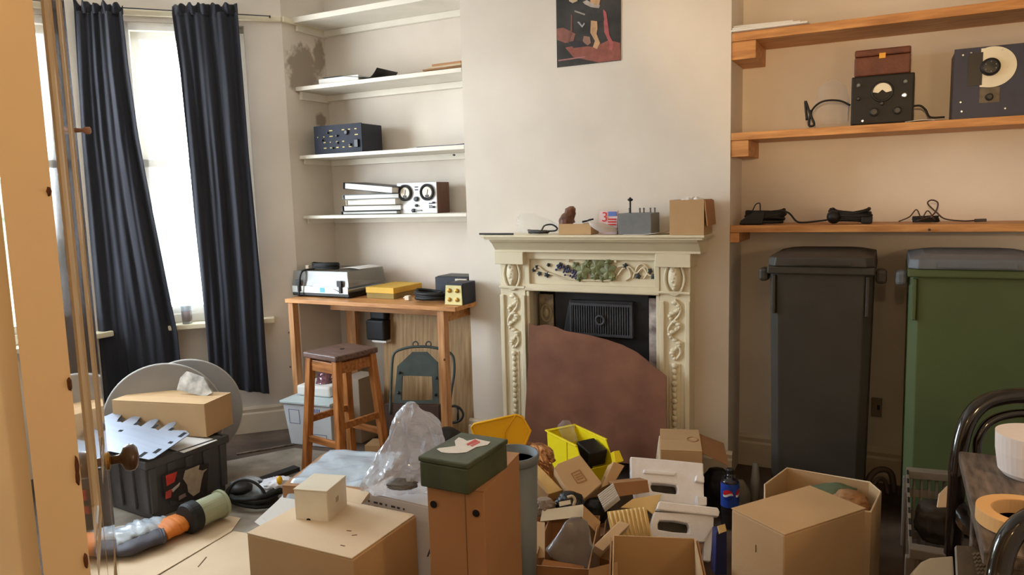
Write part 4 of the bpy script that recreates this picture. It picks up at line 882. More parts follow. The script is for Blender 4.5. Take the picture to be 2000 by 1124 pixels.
art('figure_leg', [(1154, 40), (1166, 38), (1167, 56), (1165, 66), (1172, 84), (1166, 96), (1158, 92), (1162, 80), (1153, 64)], (198, 158, 118), 0.0015)
art('figure_leg', [(1178, 18), (1184, 24), (1188, 50), (1190, 68), (1198, 84), (1196, 98), (1190, 98), (1190, 84), (1180, 62)], (172, 90, 92), 0.0015)
art('figure_torso', [(1154, 6), (1170, 10), (1176, -18), (1160, -26), (1150, -10)], (200, 160, 120), 0.0018)
art('figure_arm', [(1138, 4), (1146, 0), (1160, 8), (1172, 10), (1170, 16), (1154, 14), (1142, 8)], (184, 170, 160), 0.002)
art('dark_shorts', [(1154, 28), (1178, 24), (1180, 40), (1170, 42), (1154, 40)], (52, 52, 50), 0.002)
art('grey_highlight', [(1122, 20), (1143, 27), (1142, 30), (1122, 23)], (164, 158, 150), 0.002)
art('grey_highlight', [(1127, 43), (1131, 42), (1137, 50), (1141, 44), (1142, 47), (1137, 54)], (176, 172, 176), 0.002)
art('rope', [(1115, 28), (1118, 30), (1118, 60), (1110, 84), (1107, 84), (1114, 58)], (120, 84, 74), 0.0018)
art('figure_foot', [(1140, 70), (1152, 72), (1154, 84), (1146, 90), (1138, 80)], (150, 112, 96), 0.002)
art('dark_patch', [(1112, 82), (1134, 80), (1150, 90), (1120, 94)], (48, 44, 52), 0.0022)
art('pale_head', [(1112, -6), (1124, -10), (1128, 2), (1118, 6), (1111, 2)], (190, 170, 140), 0.002)

# ------------------------------------------------------------------ wheelie bins
def bin_(label, px0, px1, xe0, xe1, yf, zt, m, lidm, taper, handle_px):
    x0, x1 = X_at(px0, 540, yf), X_at(px1, 540, yf); w = x1-x0; cx = (x0+x1)/2; dep = 0.44; b0 = w*(1-taper)/2
    t = thing('wheelie_bin', label, 'bin', (cx, yf+dep/2, 0), 0, 'wheelie bins in the right alcove')
    zb = zt-0.05
    def sec(f, z, y0, y1, r=0.03): return [(-f+r, y0, z), (f-r, y0, z), (f, y0+r, z), (f, y1-r, z), (f-r, y1, z), (-f+r, y1, z), (-f, y1-r, z), (-f, y0+r, z)]
    mm = MB(); A = sec(w*0.5*taper, 0.02, -dep/2+0.04, dep/2-0.03); B = sec(w/2, zb, -dep/2, dep/2-0.015); C_ = sec(w/2-0.004, zb, -dep/2+0.004, dep/2-0.02)
    mm.add(A+B, [tuple(range(7, -1, -1)), tuple(range(8, 16))]+[(i, (i+1) % 8, 8+(i+1) % 8, 8+i) for i in range(8)]); mm.build('body', m, t, bevel=0.004)
    MB().rng(-w/2-0.006, w/2+0.006, -dep/2-0.018, dep/2, zb-0.03, zb).build('rim', m, t, bevel=0.006)
    l = MB(); A = sec(w/2+0.006, zb+0.001, -dep/2-0.024, dep/2, 0.03); B = sec(w/2+0.002, zt-0.014, -dep/2-0.018, dep/2, 0.03); D_ = sec(w/2-0.05, zt, -dep/2+0.05, dep/2-0.05, 0.04)
    l.add(A+B+D_, [tuple(range(7, -1, -1)), tuple(range(16, 24))]+[(o+i, o+(i+1) % 8, o+8+(i+1) % 8, o+8+i) for o in (0, 8) for i in range(8)])
    l.build('lid', lidm, t, bevel=0.004)
    for s_ in (-1, 1):
        h = MB().rng(s_*(w/2+0.007), s_*(w/2+0.045), -dep/2+0.02, -dep/2+0.10, zb-0.065, zb-0.012); h.build('side_handle', lidm, t, bevel=0.012)
        MB().lathe([(0.02, -0.03), (0.095, -0.03), (0.1, 0), (0.095, 0.02), (0.02, 0.02)], 24, Matrix.Translation((s_*(w*taper/2-0.03), dep/2-0.115, 0.1005)) @ Matrix.Rotation(math.pi/2, 4, 'Y')).build('wheel', RUBBER, t)
        MB().rng(s_*(w/2-0.025), s_*(w/2-0.012), -dep/2-0.004, -dep/2+0.02, zb-0.19, zb-0.036).build('rib', m, t, bevel=0.003)
    MB().rng(-w*0.28, w*0.3, -dep/2-0.034, -dep/2-0.0305, zb+0.008, zb+0.024).build('lid_grip', lidm, t, bevel=0.001)
    return t
bin_('charcoal wheelie bin with closed charcoal lid, nearer the fireplace', 1502, 1706, 0, 0, 3.08, 1.068, BIND, BIND, 0.93, 0)
bin_('green wheelie bin with grey lid, standing at the right edge', 1776, 2040, 0, 0, 3.06, 1.068, BING, BINL, 0.97, 0)
sk = thing('wall_socket', 'small wall socket plate low between the two bins', 'socket', onY(1712, 795, YB-0.004))
a = onY(1712, 795, YB); MB().rng(a[0]-0.022, a[0]+0.022, YB-0.012, YB-0.001, a[2]-0.043, a[2]+0.043).build('plate', mat('brown_plate', (132, 120, 98), 0.5), sk, world=True, bevel=0.003)
MB().rng(a[0]+0.002, a[0]+0.014, YB-0.016, YB-0.0125, a[2]-0.01, a[2]+0.012).build('rocker', BLACK, sk, world=True)
# ------------------------------------------------------------------ helpers for the heap
def nrm(yaw=0, el=0):                                   # horizontal direction to the doorway turned by yaw, raised by el
    a = math.radians(yaw); e = math.radians(el); x, y = 0.456, -0.890
    return (math.cos(e)*(x*math.cos(a)-y*math.sin(a)), math.cos(e)*(x*math.sin(a)+y*math.cos(a)), math.sin(e))
def cen(pts): return sum(p[0] for p in pts)/len(pts), sum(p[1] for p in pts)/len(pts)
def slab(pts, D, n, th, zmin=0.003):
    c = cen(pts); m = panel(pts, onD(c[0], c[1], D), n, th)
    m.v = [(x, y, max(z, zmin)) for x, y, z in m.v]; return m
def floored(m, z0=0.003): m.v = [(x, y, max(z, z0)) for x, y, z in m.v]; return m
def mid(m): a = np.array(m.v); return ((a[:, 0].min()+a[:, 0].max())/2, (a[:, 1].min()+a[:, 1].max())/2, a[:, 2].min())

solo('floor_covering', (lambda m: m)(MB().prism([onZ(x, y, 0.0) for x, y in ((120, 960), (300, 930), (442, 902), (575, 876), (720, 892), (650, 1000), (440, 1060), (100, 1120))], (0, 0, 0.0013))), mat('dusty_lino', (158, 148, 134), 0.85, 0.2, 5, 0.2, 30, rgb2=(128, 116, 102)), 'pale dusty floor covering between the crate and the stool', 'floor covering')
# ------------------------------------------------------------------ stool
ctr, w, d, r = fit((655, 698), (580, 690), (748, 680), 0.60)
st = thing('wooden_stool', 'square wooden stool with worn dark seat before the workbench', 'stool', (ctr[0], ctr[1], 0), r)
k = MB(); k.rng(-w/2, w/2, -d/2, d/2, 0.572, 0.60); k.build('seat', SEATW, st, bevel=0.006)
k = MB().lathe([(0.012, -0.0005), (0.012, 0.0008), (0.003, 0.001)], 14, Matrix.Translation((0.0, 0.01, 0.60))); k.build('seat_hole', DARK, st)
LG = {}
for sx in (-1, 1):
    for sy in (-1, 1):
        a = Vector((sx*(w/2-0.026), sy*(d/2-0.026), 0.572)); b = Vector((sx*(w/2+0.012), sy*(d/2+0.012), 0.0))
        MB().beam(b, a, 0.036, 0.036, (0, 1, 0)).build('leg', OAK_V, st, bevel=0.003); LG[sx, sy] = (a, b)
def lp(s, z): a, b = LG[s]; return b+(a-b)*(z/0.572)
for s1, s2, zs in (((-1, -1), (1, -1), (0.535, 0.17)), ((-1, 1), (1, 1), (0.535, 0.17)), ((-1, -1), (-1, 1), (0.535, 0.26)), ((1, -1), (1, 1), (0.535, 0.26))):
    for i, z in enumerate(zs): MB().beam(lp(s1, z), lp(s2, z), 0.018, 0.052 if i == 0 else 0.032).build('apron' if i == 0 else 'stretcher', OAK_H, st, bevel=0.002)

# ------------------------------------------------------------------ under the bench
ctr, w, d, r = fit((645, 790), (556, 780), (728, 735), 0.25); d = 0.46; r = math.radians(6)
a = onZ(645, 790, 0.25); ctr = a[:2]-np.array((math.cos(r), math.sin(r)))*w/2+np.array((-math.sin(r), math.cos(r)))*d/2
WB = mat('white_glossy_card', (206, 210, 214), 0.5, 0.05, 8)
t = thing('printed_carton', 'white carton with faint blue print under the workbench, behind the stool', 'box', (ctr[0], ctr[1], 0.002), r)
k = MB(); h = 0.248; k.hexa([(-w/2+0.03, -d/2+0.012, 0), (w/2-0.01, -d/2+0.012, 0), (w/2-0.01, d/2, 0), (-w/2+0.03, d/2, 0), (-w/2, -d/2, h-0.015), (w/2, -d/2, h-0.015), (w/2, d/2, h-0.015), (-w/2, d/2, h-0.015)])
k.build('body', WB, t, bevel=0.003)
MB().rng(-w/2-0.012, w/2+0.003, -d/2-0.012, d/2+0.003, h-0.014, h).build('rim', mat('pale_blue_white', (200, 214, 216), 0.5), t, bevel=0.003)
MB().rng(-w/2+0.02, w/2-0.07, -d/2+0.10, d/2-0.12, h+0.001, h+0.06).build('lid_flap', PAPER, t, bevel=0.012)
def rect_print(x0, x1, z0, z1, nm):
    k = MB(); q = 0.003
    def P(x, z): y = -d/2+0.012*(1-z/(h-0.015)); return (x, y-0.0012, z)
    for a_, c_, e_, g_ in ((x0, x1, z0, z0+q), (x0, x1, z1-q, z1), (x0, x0+q, z0, z1), (x1-q, x1, z0, z1)):
        k.prism([P(a_, e_), P(c_, e_), P(c_, g_), P(a_, g_)], (0, 0.0008, 0))
    k.build(nm, INKB, t)
rect_print(-0.02, w/2-0.04, 0.02, 0.07, 'printed_frame'); rect_print(-w/2+0.035, -0.05, 0.12, 0.2, 'printed_frame')
k = MB()
for i in range(5): k.prism([(0.02+0.014*i, -d/2+0.0005, 0.19), (0.029+0.014*i, -d/2+0.0005, 0.19), (0.029+0.014*i, -d/2+0.0005, 0.212), (0.02+0.014*i, -d/2+0.0005, 0.212)], (0, 0.001, 0))
k.build('print_marks', INKB, t)
k = floored(loft([(622, 646, 728), (620, 648, 740), (618, 646, 752), (622, 640, 760)], depth_of((ctr[0], ctr[1]-0.05, 0.33)), 0.8, seed=2, amp=0.2), 0.312)
solo('shiny_ornament', k, mat('purple_glaze', (150, 110, 120), 0.12, 0.5, 16, metal=0.5, rgb2=(90, 60, 80)), 'small shiny purple brown ornament lying on the white carton', 'ornament', smooth=True)
t, w, d, h = carton('cardboard_box', 'grey brown carton under the workbench right of the white carton', (700, 742), (668, 738), (735, 728), 0.36, 0.358, mat('grey_brown_card', (150, 134, 116), 0.8, 0.06, 5))
t, w, d, h = carton('cardboard_box', 'small light brown box on the floor between stool and clear bag', (742, 872), (716, 868), (748, 858), 0.10, 0.097, CARD)
# dark green metal frame
Dg = depth_of(np.array((-2.16, 3.30, 0.45)))
P0g = onD(815, 740, Dg); ng = nrm(-10, 10)
def gp(zx, zy): return Vector(onP(690+zx/4.325, 600+zy/4.325, P0g, ng))
t = thing('folding_frame', 'dark green metal frame with rod hoop under the workbench', 'metal frame', (P0g[0], P0g[1], 0.2))
MB().tube(curve_pts([gp(*p) for p in ((312, 905), (318, 700), (328, 480), (345, 395), (400, 360), (500, 338), (620, 336), (720, 352), (800, 380), (846, 430), (852, 560), (830, 700), (812, 860), (806, 980))]), 0.0075, 10).build('rod_hoop', DGREEN, t, world=True, smooth=True)
out = [(500, 380), (620, 380), (712, 470), (716, 600), (720, 815), (530, 818), (340, 815), (372, 500)]; inn = [(480, 582), (600, 586), (662, 588), (668, 690), (668, 786), (530, 792), (404, 788), (414, 584)]
MB().holed([gp(*p) for p in out], [gp(*p) for p in inn], Vector(ng)*-0.012).build('plate', DGREEN, t, world=True)
for zx in (525, 635): MB().tube([gp(zx+22*math.cos(a), 315+22*math.sin(a)) for a in [2*math.pi*i/16 for i in range(16)]], 0.004, 6, True).build('ring', DGREEN, t, world=True, smooth=True)
for p in ((395, 555), (384, 725), (706, 600), (698, 742)): MB().ball(gp(*p)+Vector(ng)*0.006, 0.0085, 10, 8).build('bolt', IRON, t, world=True, smooth=True)
MB().tube(curve_pts([gp(*p) for p in ((806, 846), (860, 838), (905, 862), (928, 910), (905, 955), (860, 976), (806, 978))]), 0.007, 8).tube([gp(880, 850), gp(884, 970)], 0.006, 8).build('side_handle', IRON, t, world=True, smooth=True)
MB().prism([gp(*p) for p in ((262, 818), (722, 832), (730, 1060), (270, 1060))], Vector(ng)*-0.09).build('base_box', mat('dark_brown_base', (72, 50, 40), 0.6, 0.2, 8), t, world=True, bevel=0.004)
k = loft([(862, 884, 836), (858, 900, 848), (852, 902, 868), (850, 904, 884), (850, 904, 915)], depth_of((-1.93, 3.05, 0.1)), 0.7, seed=4, amp=0.2)
solo('black_sack', floored(k), mat('black_sacking', (44, 38, 36), 0.8, 0.2, 20), 'dark crumpled sack at the foot of the right bench leg', 'sack', smooth=True)

# ------------------------------------------------------------------ window corner: discs, crate, box, metal plate
def disc(label, px, py, rp, D, el, seed):
    c = Vector(onD(px, py, D)); R_ = rp/FOC*D; n = Vector((0.707*math.cos(el), -0.707*math.cos(el), math.sin(el)))
    if c.z-R_*math.cos(el) < 0.004: c.z = R_*math.cos(el)+0.004
    t = thing('round_board', label, 'board', (c.x, c.y, 0.0), 0, 'round boards leaning under the window')
    M_ = lathe_on(c-n*0.009, c)
    MB().lathe([(R_, 0), (R_, 0.018)], 64, M_).build('disc', DISC, t, world=True, bevel=0.002)
    MB().tube([M_ @ Vector((R_*math.cos(a), R_*math.sin(a), 0.009)) for a in [2*math.pi*i/64 for i in range(64)]], 0.0055, 6, True).build('edge_band', mat('pale_edge_band', (176, 172, 166), 0.5), t, world=True, smooth=True)
    return t
disc('grey round board in front, leaning behind the box on the crate', 322, 820, 108, 3.60, 0.12, 1)
disc('grey round board behind, leaning under the straight curtain', 368, 802, 98, 3.74, 0.12, 2)
k = slab([(345, 762), (352, 738), (364, 726), (398, 738), (414, 768), (400, 775)], 3.50, nrm(-10, 15), 0.015)
solo('marbled_offcut', k, mat('marbled_slab', (206, 202, 194), 0.4, 0.3, 18, rgb2=(150, 146, 140)), 'pale mottled offcut propped on the front round board', 'offcut')
ctr, w, d, r = fit((283, 903), (200, 880), (447, 848), 0.27); w = 0.36
a = onZ(283, 903, 0.27); ctr = a[:2]-np.array((math.cos(r), math.sin(r)))*w/2+np.array((-math.sin(r), math.cos(r)))*d/2
t = thing('storage_crate', 'dark grey plastic storage crate with torn sticker beside the door', 'crate', (ctr[0], ctr[1], 0.004), r)
h = 0.262
MB().openbox(w-0.02, d-0.02, h, 0.006, 0, taper=0.93).build('body', CRATE, t, bevel=0.004)
o = MB(); 
o.holed([(-w/2, -d/2, h-0.035), (w/2, -d/2, h-0.035), (w/2, d/2, h-0.035), (-w/2, d/2, h-0.035)], [(-w/2+0.012, -d/2+0.012, h-0.035), (w/2-0.012, -d/2+0.012, h-0.035), (w/2-0.012, d/2-0.012, h-0.035), (-w/2+0.012, d/2-0.012, h-0.035)], (0, 0, 0.035))
o.build('rim', CRATE, t, bevel=0.004)
for i in range(5):
    u = -0.42+0.21*i
    MB().hexa([(w/2*0.90, u*d-0.014, 0.03), (w/2*0.955, u*d-0.014, 0.03), (w/2*0.955, u*d+0.014, 0.03), (w/2*0.90, u*d+0.014, 0.03), (w/2-0.02, u*d-0.018, h-0.036), (w/2-0.002, u*d-0.018, h-0.036), (w/2-0.002, u*d+0.018, h-0.036), (w/2-0.02, u*d+0.018, h-0.036)]).build('rib', CRATE, t, bevel=0.003)
for i in range(4):
    u = -0.4+0.27*i
    MB().hexa([(u*w-0.016, -d/2*0.955, 0.03), (u*w+0.016, -d/2*0.955, 0.03), (u*w+0.016, -d/2*0.9, 0.03), (u*w-0.016, -d/2*0.9, 0.03), (u*w-0.02, -d/2+0.002, h-0.036), (u*w+0.02, -d/2+0.002, h-0.036), (u*w+0.02, -d/2+0.02, h-0.036), (u*w-0.02, -d/2+0.02, h-0.036)]).build('rib', CRATE, t, bevel=0.003)
MB().rng(-w/2+0.02, w/2-0.02, -d/2+0.02, d/2-0.02, h-0.03, h-0.004).build('lid', mat('crate_lid', (96, 96, 98), 0.5, 0.1, 8), t, bevel=0.003)
# sticker on the long side (world plane of that side)
rot = Matrix.Rotation(r, 3, 'Z'); nx = rot @ Vector((1, 0, 0)); side0 = Vector((ctr[0], ctr[1], 0.15))+nx*(w/2-0.001); nside = nx+Vector((0, 0, -0.06))
def stick(nm, pts, rgb, dy):
    k = MB(); P0s = side0+nx*dy; k.prism([onP(x, y, P0s, nside) for x, y in pts], -nx*0.002); k.build(nm, mat('sticker_%d_%d_%d' % rgb, rgb, 0.6, 0.15, 40), t, world=True)
stick('sticker_ground', [(317, 930), (345, 918), (408, 905), (404, 972), (350, 982), (322, 975)], (48, 42, 42), 0.005)
stick('red_sticker', [(324, 930), (346, 922), (341, 942), (326, 950)], (206, 62, 50), 0.007)
stick('red_sticker', [(324, 962), (336, 956), (334, 972), (324, 976)], (196, 76, 66), 0.007)
stick('white_streak', [(336, 957), (352, 943), (350, 950), (338, 962)], (190, 180, 176), 0.008)
stick('torn_paper', [(358, 936), (362, 920), (390, 909), (388, 918), (396, 920), (405, 916), (398, 924), (394, 938), (390, 962), (378, 970), (368, 962), (366, 948)], (176, 160, 140), 0.008)
stick('torn_paper', [(350, 970), (362, 964), (364, 970), (350, 978)], (150, 130, 130), 0.008)
# box and plate on the crate
t, bw, bd, bh = carton('cardboard_box', 'long low cardboard box resting on the dark crate by the window', (399, 790), (223, 780), (449, 767), 0.43, 0.155, CARD, flaps='y')
k = MB().grid(lambda u, v: (ctr[0]-0.10+0.30*u, ctr[1]-0.06+0.18*v, 0.2665+0.006*math.sin(4*u)), 10, 4)
solo('paper_sheet', k, PAPER, 'white sheet lying on the crate beneath the box', 'paper', solid=0.002)
def zz2(x, y): return (x/1.993, 560+y/1.993)
pl = [(330, 640), (330, 500), (410, 505), (440, 492), (470, 484), (482, 490), (456, 520), (476, 530), (512, 508), (542, 498), (550, 504), (526, 534), (548, 545), (582, 522), (612, 513), (618, 520), (592, 548), (616, 560), (654, 534), (680, 526), (686, 532), (662, 560), (722, 560), (738, 574), (600, 668), (578, 674), (430, 642)]
Pp = onZ(570/1.993, 560+600/1.993, 0.312); npl = (0.10, -0.16, 0.98)
t = thing('metal_plate', 'shiny notched metal plate tilted on the crate before the box', 'metal plate', (Pp[0], Pp[1], 0.272))
k = panel([zz2(*p) for p in pl], Pp, npl, 0.003); k.v = [(x, y, max(z, 0.2685)) for x, y, z in k.v]; k.build('plate', ALU, t, world=True)
k = MB(); nq = Vector(npl).normalized()
for x, y, w_ in ((710, 578, 22), (612, 641, 20), (556, 655, 22), (664, 608, 9), (470, 520, 18), (534, 533, 18), (604, 546, 18), (668, 556, 14), (470, 562, 8)):
    c = Vector(onP(*zz2(x, y), Pp, npl)); e = (Vector(onP(*zz2(x+10, y-7), Pp, npl))-c).normalized()*(w_/1.993/FOC*2.9)/1.1; f_2 = nq.cross(e).normalized()*0.009
    k.prism([c-e-f_2+nq*0.0003, c+e-f_2+nq*0.0003, c+e+f_2+nq*0.0003, c-e+f_2+nq*0.0003], nq*0.0006)
k.build('slot', DARK, t, world=True)  # dark patches laid on the plate, slot shade given by colour

# ------------------------------------------------------------------ floor at left: cardboard sheets, packet, roll, cable drum, debris
def flat(pts, z, th): 
    m = MB(); m.prism([onZ(x, y, z) for x, y in pts], (0, 0, th)); return m
solo('cardboard_sheet', flat([(140, 1060), (232, 1030), (300, 1022), (420, 1005), (470, 1014), (452, 1040), (300, 1130), (140, 1190)], 0.0015, 0.004), CARD_L, 'flat cardboard sheet on the floor behind the seam, under the packet', 'cardboard sheet')
solo('cardboard_sheet', flat([(306, 1130), (456, 1040), (540, 1052), (640, 1190), (300, 1330), (160, 1210)], 0.0015, 0.004), CARD_L, 'flat cardboard sheet on the floor in front of the seam', 'cardboard sheet')
k = MB(); a, b = onZ(387, 1108, 0.006), onZ(403, 1089, 0.006); k.beam(a, b, 0.004, 0.002)
solo('wood_splinter', k, mat('splinter', (120, 78, 50), 0.7), 'thin brown splinter lying on the front cardboard sheet', 'splinter')
def lying(pts, ws, hs, seed, amp=0.15, n=18, steps=24, ztop=None):   # lumpy thing lying along a floor line
    m = MB(); vs = []; tt = np.linspace(0, 1, len(pts))
    P_ = [onZ(x, y, 0.008) for x, y in pts]
    ax = Vector(P_[-1]-P_[0]).normalized(); side = Vector((-ax.y, ax.x, 0))
    for s_ in range(steps+1):
        u = s_/steps; c = Vector([np.interp(u, tt, [p[i] for p in P_]) for i in range(3)]); wd = np.interp(u, tt, ws); ht = np.interp(u, tt, hs)
        for j in range(n):
            a = 2*math.pi*j/n; e = 1+amp*noise.noise(Vector((math.cos(a)*2.5, math.sin(a)*2.5, s_*0.4+seed*7)))
            vs.append(c+side*wd*math.cos(a)*e+Vector((0, 0, 0.006+ht*(1+math.sin(a)*e))))
    m.add(vs, [(k*n+j, k*n+(j+1) % n, (k+1)*n+(j+1) % n, (k+1)*n+j) for k in range(steps) for j in range(n)]+[tuple(range(n-1, -1, -1)), tuple(steps*n+j for j in range(n))])
    return m
t = thing('wrapped_packet', 'long dark packet with orange end in clear wrapping on the floor', 'packet', onZ(295, 1070, 0.006))
lying([(200, 1092), (250, 1084), (310, 1062), (322, 1060)], [0.03, 0.06, 0.065, 0.06], [0.012, 0.022, 0.026, 0.026], 1).build('dark_filling', mat('slate_packing', (66, 62, 70), 0.6, 0.2, 14), t, world=True, smooth=True)
lying([(312, 1058), (335, 1048), (356, 1040)], [0.064, 0.068, 0.062], [0.026, 0.034, 0.036], 2, 0.08).build('orange_end', mat('orange_card', (206, 116, 34), 0.6, 0.15, 12), t, world=True, smooth=True)
lying([(195, 1088), (230, 1074), (280, 1056), (330, 1038)], [0.05, 0.072, 0.074, 0.05], [0.02, 0.032, 0.036, 0.028], 3, 0.25, 30, 36).build('clear_wrapping', FILM3, t, world=True, smooth=True)
a, b = Vector(onD(366, 1012, 2.98)), Vector(onD(432, 972, 3.12)); R_ = 0.062
a.z = b.z = R_+0.008
t = thing('cable_drum', 'pale green drum with a black end lying beside the crate', 'drum', ((a.x+b.x)/2, (a.y+b.y)/2, 0.008))
M_ = lathe_on(a, b); L_ = (b-a).length
MB().lathe([(R_*0.86, 0.035), (R_*0.86, L_-0.012)], 32, M_).build('barrel', PALEG, t, world=True, smooth=False)
MB().lathe([(R_*0.9, -0.012), (R_*1.02, 0.0), (R_*1.02, 0.036), (R_*0.9, 0.0365)], 32, M_).build('black_end', RUBBER, t, world=True)
MB().lathe([(R_*0.98, L_-0.0115), (R_*0.98, L_)], 32, M_).build('end_flange', PALEG, t, world=True)
t = thing('cable_coil', 'heap of black cable with one raised loop behind the drum', 'cable', onZ(490, 985, 0.0))
c = onZ(495, 985, 0.0)
MB().tube(coil((c[0], c[1], 0.012), 0.115, 10, 0.012, 0.75, 0.06, 51), 0.009, 8).build('coil', RUBBER, t, world=True, smooth=True)
MB().tube(curve_pts([onD(px, py, 3.2) for px, py in ((446, 985), (446, 962), (458, 944), (476, 938), (496, 943), (512, 956), (520, 972))]), 0.006, 8).build('raised_loop', RUBBER, t, world=True, smooth=True)
MB().lathe([(0.03, 0), (0.05, 0.012), (0.052, 0.03), (0.03, 0.045), (0.004, 0.047)], 20, Matrix.Translation((c[0]-0.05, c[1]-0.02, 0.05))).build('black_plug', BLACK, t, world=True, smooth=True)
MB().lathe([(0.03, 0), (0.042, 0.010), (0.04, 0.028), (0.004, 0.035)], 20, Matrix.Translation((c[0]+0.09, c[1]+0.06, 0.045))).build('black_plug', BLACK, t, world=True, smooth=True)
k = loft([(470, 498, 934), (452, 516, 944), (448, 525, 956), (452, 528, 968), (460, 524, 976)], 3.36, 0.8, seed=15, amp=0.3)
solo('plastic_bag', floored(k), FILM3, 'crumpled pale blue bag behind the heap of black cable', 'plastic bag', smooth=True)
k = loft([(520, 566, 936), (508, 572, 945), (512, 566, 958), (520, 556, 968)], 3.30, 0.7, seed=16, amp=0.3)
solo('torn_packaging', floored(k), mat('white_packaging', (220, 220, 228), 0.4, 0.08, 9, 0.4, 30), 'torn white packaging on the floor left of the wrapped carton', 'packaging', smooth=True)
p = onD(546, 939, 3.22); k = MB().ball(p, (0.013, 0.013, 0.02), 12, 8, 0.15, 3)
solo('yellow_marker', k, YELD, 'small yellow cap on top of the torn white packaging', 'marker', smooth=True)
zp = 0.0
for i, (pts, lab) in enumerate((([(497, 1020), (545, 976), (582, 984), (580, 1008), (520, 1035)], 'lower white leaflet jammed behind the large front carton'), ([(512, 1012), (548, 972), (578, 976), (580, 1000), (530, 1026)], 'upper white leaflet jammed behind the large front carton'))):
    solo('leaflet', slab(pts, 2.62-0.02*i, nrm(-15, 48), 0.006), PAPER, lab, 'leaflet', 'leaflets behind the front carton')
k = MB(); k.beam(onZ(462, 888, 0.004), onZ(575, 868, 0.004), 0.02, 0.006)
solo('wooden_batten', floored(k, 0.001), GREYW, 'thin grey batten on the bare floor below the window wall', 'batten')
k = MB(); k.beam(onZ(486, 948, 0.012), onZ(580, 915, 0.012), 0.05, 0.02)
solo('dark_strip', floored(k, 0.001), mat('dark_strip', (40, 38, 38), 0.7), 'dark strip on the floor by the left stool leg', 'strip')

# ------------------------------------------------------------------ front cartons
t, w, d, h = carton('cardboard_box', 'large cardboard carton in front at left with cream box on it', (690, 1095), (485, 1043), (811, 1008), 0.44, 0.436, CARD, flaps=None)
MB().rng(-w/2-0.001, w/2-0.004, -d/2, d/2-0.001, h+0.0005, h+0.0045).build('top_flap', CARD_L, t, bevel=0.0012)
MB().hexa([(-w/2+0.02, d/2-0.005, h+0.0005), (-0.01, d/2-0.005, h+0.0005), (-0.02, d/2+0.05, h+0.0005), (-w/2+0.03, d/2+0.05, h+0.0005), (-w/2+0.02, d/2-0.005, h+0.005), (-0.01, d/2-0.005, h+0.005), (-0.02, d/2+0.05, h-0.0+0.02), (-w/2+0.03, d/2+0.05, h+0.02)]).build('back_flap', CARD_L, t)
k = MB()
for x, y, a in ((0.07, -0.02, 0.2), (0.10, -0.035, 0.6), (0.11, -0.095, 0)): k.box((x, y, h+0.0047), (0.014, 0.004, 0.0008), Matrix.Rotation(a, 3, 'Z'))
k.build('staple_mark', mat('rust_mark', (110, 70, 44), 0.7), t)
bzt = 0.4405+0.092
t2, w, d, h = carton('cream_box', 'small cream cube shaped box standing on the large front carton', (638, 960), (575, 954), (672, 929), bzt, 0.0915, CREAM, flaps='lid')
k = MB(); k.tube([(-0.01+0.006*math.cos(a), -d/2-0.0006, 0.0+0.006*math.sin(a)+0.002) for a in np.linspace(0, math.pi, 8)], 0.001, 5); k.rng(-0.014, -0.004, -d/2-0.001, -d/2+0.001, 0.001, 0.006); k.build('thumb_notch', DARK, t2)
MB().rng(w/2-0.0002, w/2+0.0006, -0.01, 0.006, h*0.42, h*0.58).build('printed_mark', mat('pale_print', (180, 166, 140), 0.7), t2)
# carton wrapped in clear sheet
t, w, d, h = carton('cardboard_box', 'brown carton draped with clear sheet behind the cream box', (715, 958), (578, 932), (738, 892), 0.32, 0.317, CARD_D)
R_ = Matrix.Rotation(0, 3, 'Z')
def drape(u, v):
    x = -w/2-0.03+(w+0.05)*u; y = -d/2-0.02+(d+0.03)*v; z = h+0.006+0.010*noise.noise(Vector((u*5, v*5, 2)))
    if u < 0.14: z -= (0.14-u)*0.5
    if v < 0.15: z -= (0.15-v)*0.45
    return (x, y, z+0.004)
ctr_, _, _, rr = fit((715, 958), (578, 932), (738, 892), 0.32)
MM = Matrix.Translation((ctr_[0], ctr_[1], 0.003)) @ Matrix.Rotation(rr, 4, 'Z')
solo('clear_sheet', moved(MB().grid(drape, 36, 30), MM), FILM3, 'clear plastic sheet draped over the brown carton', 'plastic sheet', smooth=True, solid=0.0015)
# white printed carton with bag
t, w, d, h = carton('printed_carton', 'white carton printed with text standing behind the tall brown carton', (850, 992), (712, 958), (900, 958), 0.45, 0.447, mat('white_board', (218, 214, 214), 0.6, 0.04, 8), flaps='y')
k = MB()
for i in range(3):
    for j in range(7):
        x = -w/2+0.02+0.022*j; k.rng(x, x+0.006+0.009*((i*3+j*5) % 3)/2, -d/2-0.0008, -d/2+0.0005, h-0.03-0.014*i, h-0.024-0.014*i)
k.build('printed_lines', INK, t)
q = text_mb('A', 0.05); moved(q, Matrix.Translation((w/2-0.02, -d/2-0.0006, h-0.14)) @ Matrix.Rotation(math.pi/2, 4, 'X')).build('printed_letter', INK, t)
k = MB()
for j in range(6): k.rng(w/2-0.0005, w/2+0.0008, -d/2+0.02, -d/2+0.034, h-0.06-0.05*j, h-0.035-0.05*j)
k.build('printed_lines', INK, t)
k = loft([(795, 812, 786), (783, 822, 795), (772, 840, 812), (765, 857, 832), (755, 860, 860), (740, 858, 890), (722, 850, 915), (709, 842, 938), (712, 838, 956)], 2.18, 0.55, n=56, rings=44, amp=0.13, fr=3.2, seed=6)
for i_, p_ in enumerate(k.v):
    q_ = Vector((p_[0], p_[1], p_[2]*0.4)); e_ = abs(noise.noise(q_*26))+0.6*abs(noise.noise(q_*55+Vector((3, 1, 2)))); k.v[i_] = tuple(Vector(p_)+Vector((noise.noise(q_*30), noise.noise(q_*30+Vector((9, 0, 0))), 0))*0.012-Vector((0.45, -0.89, 0))*(e_-0.3)*0.022)
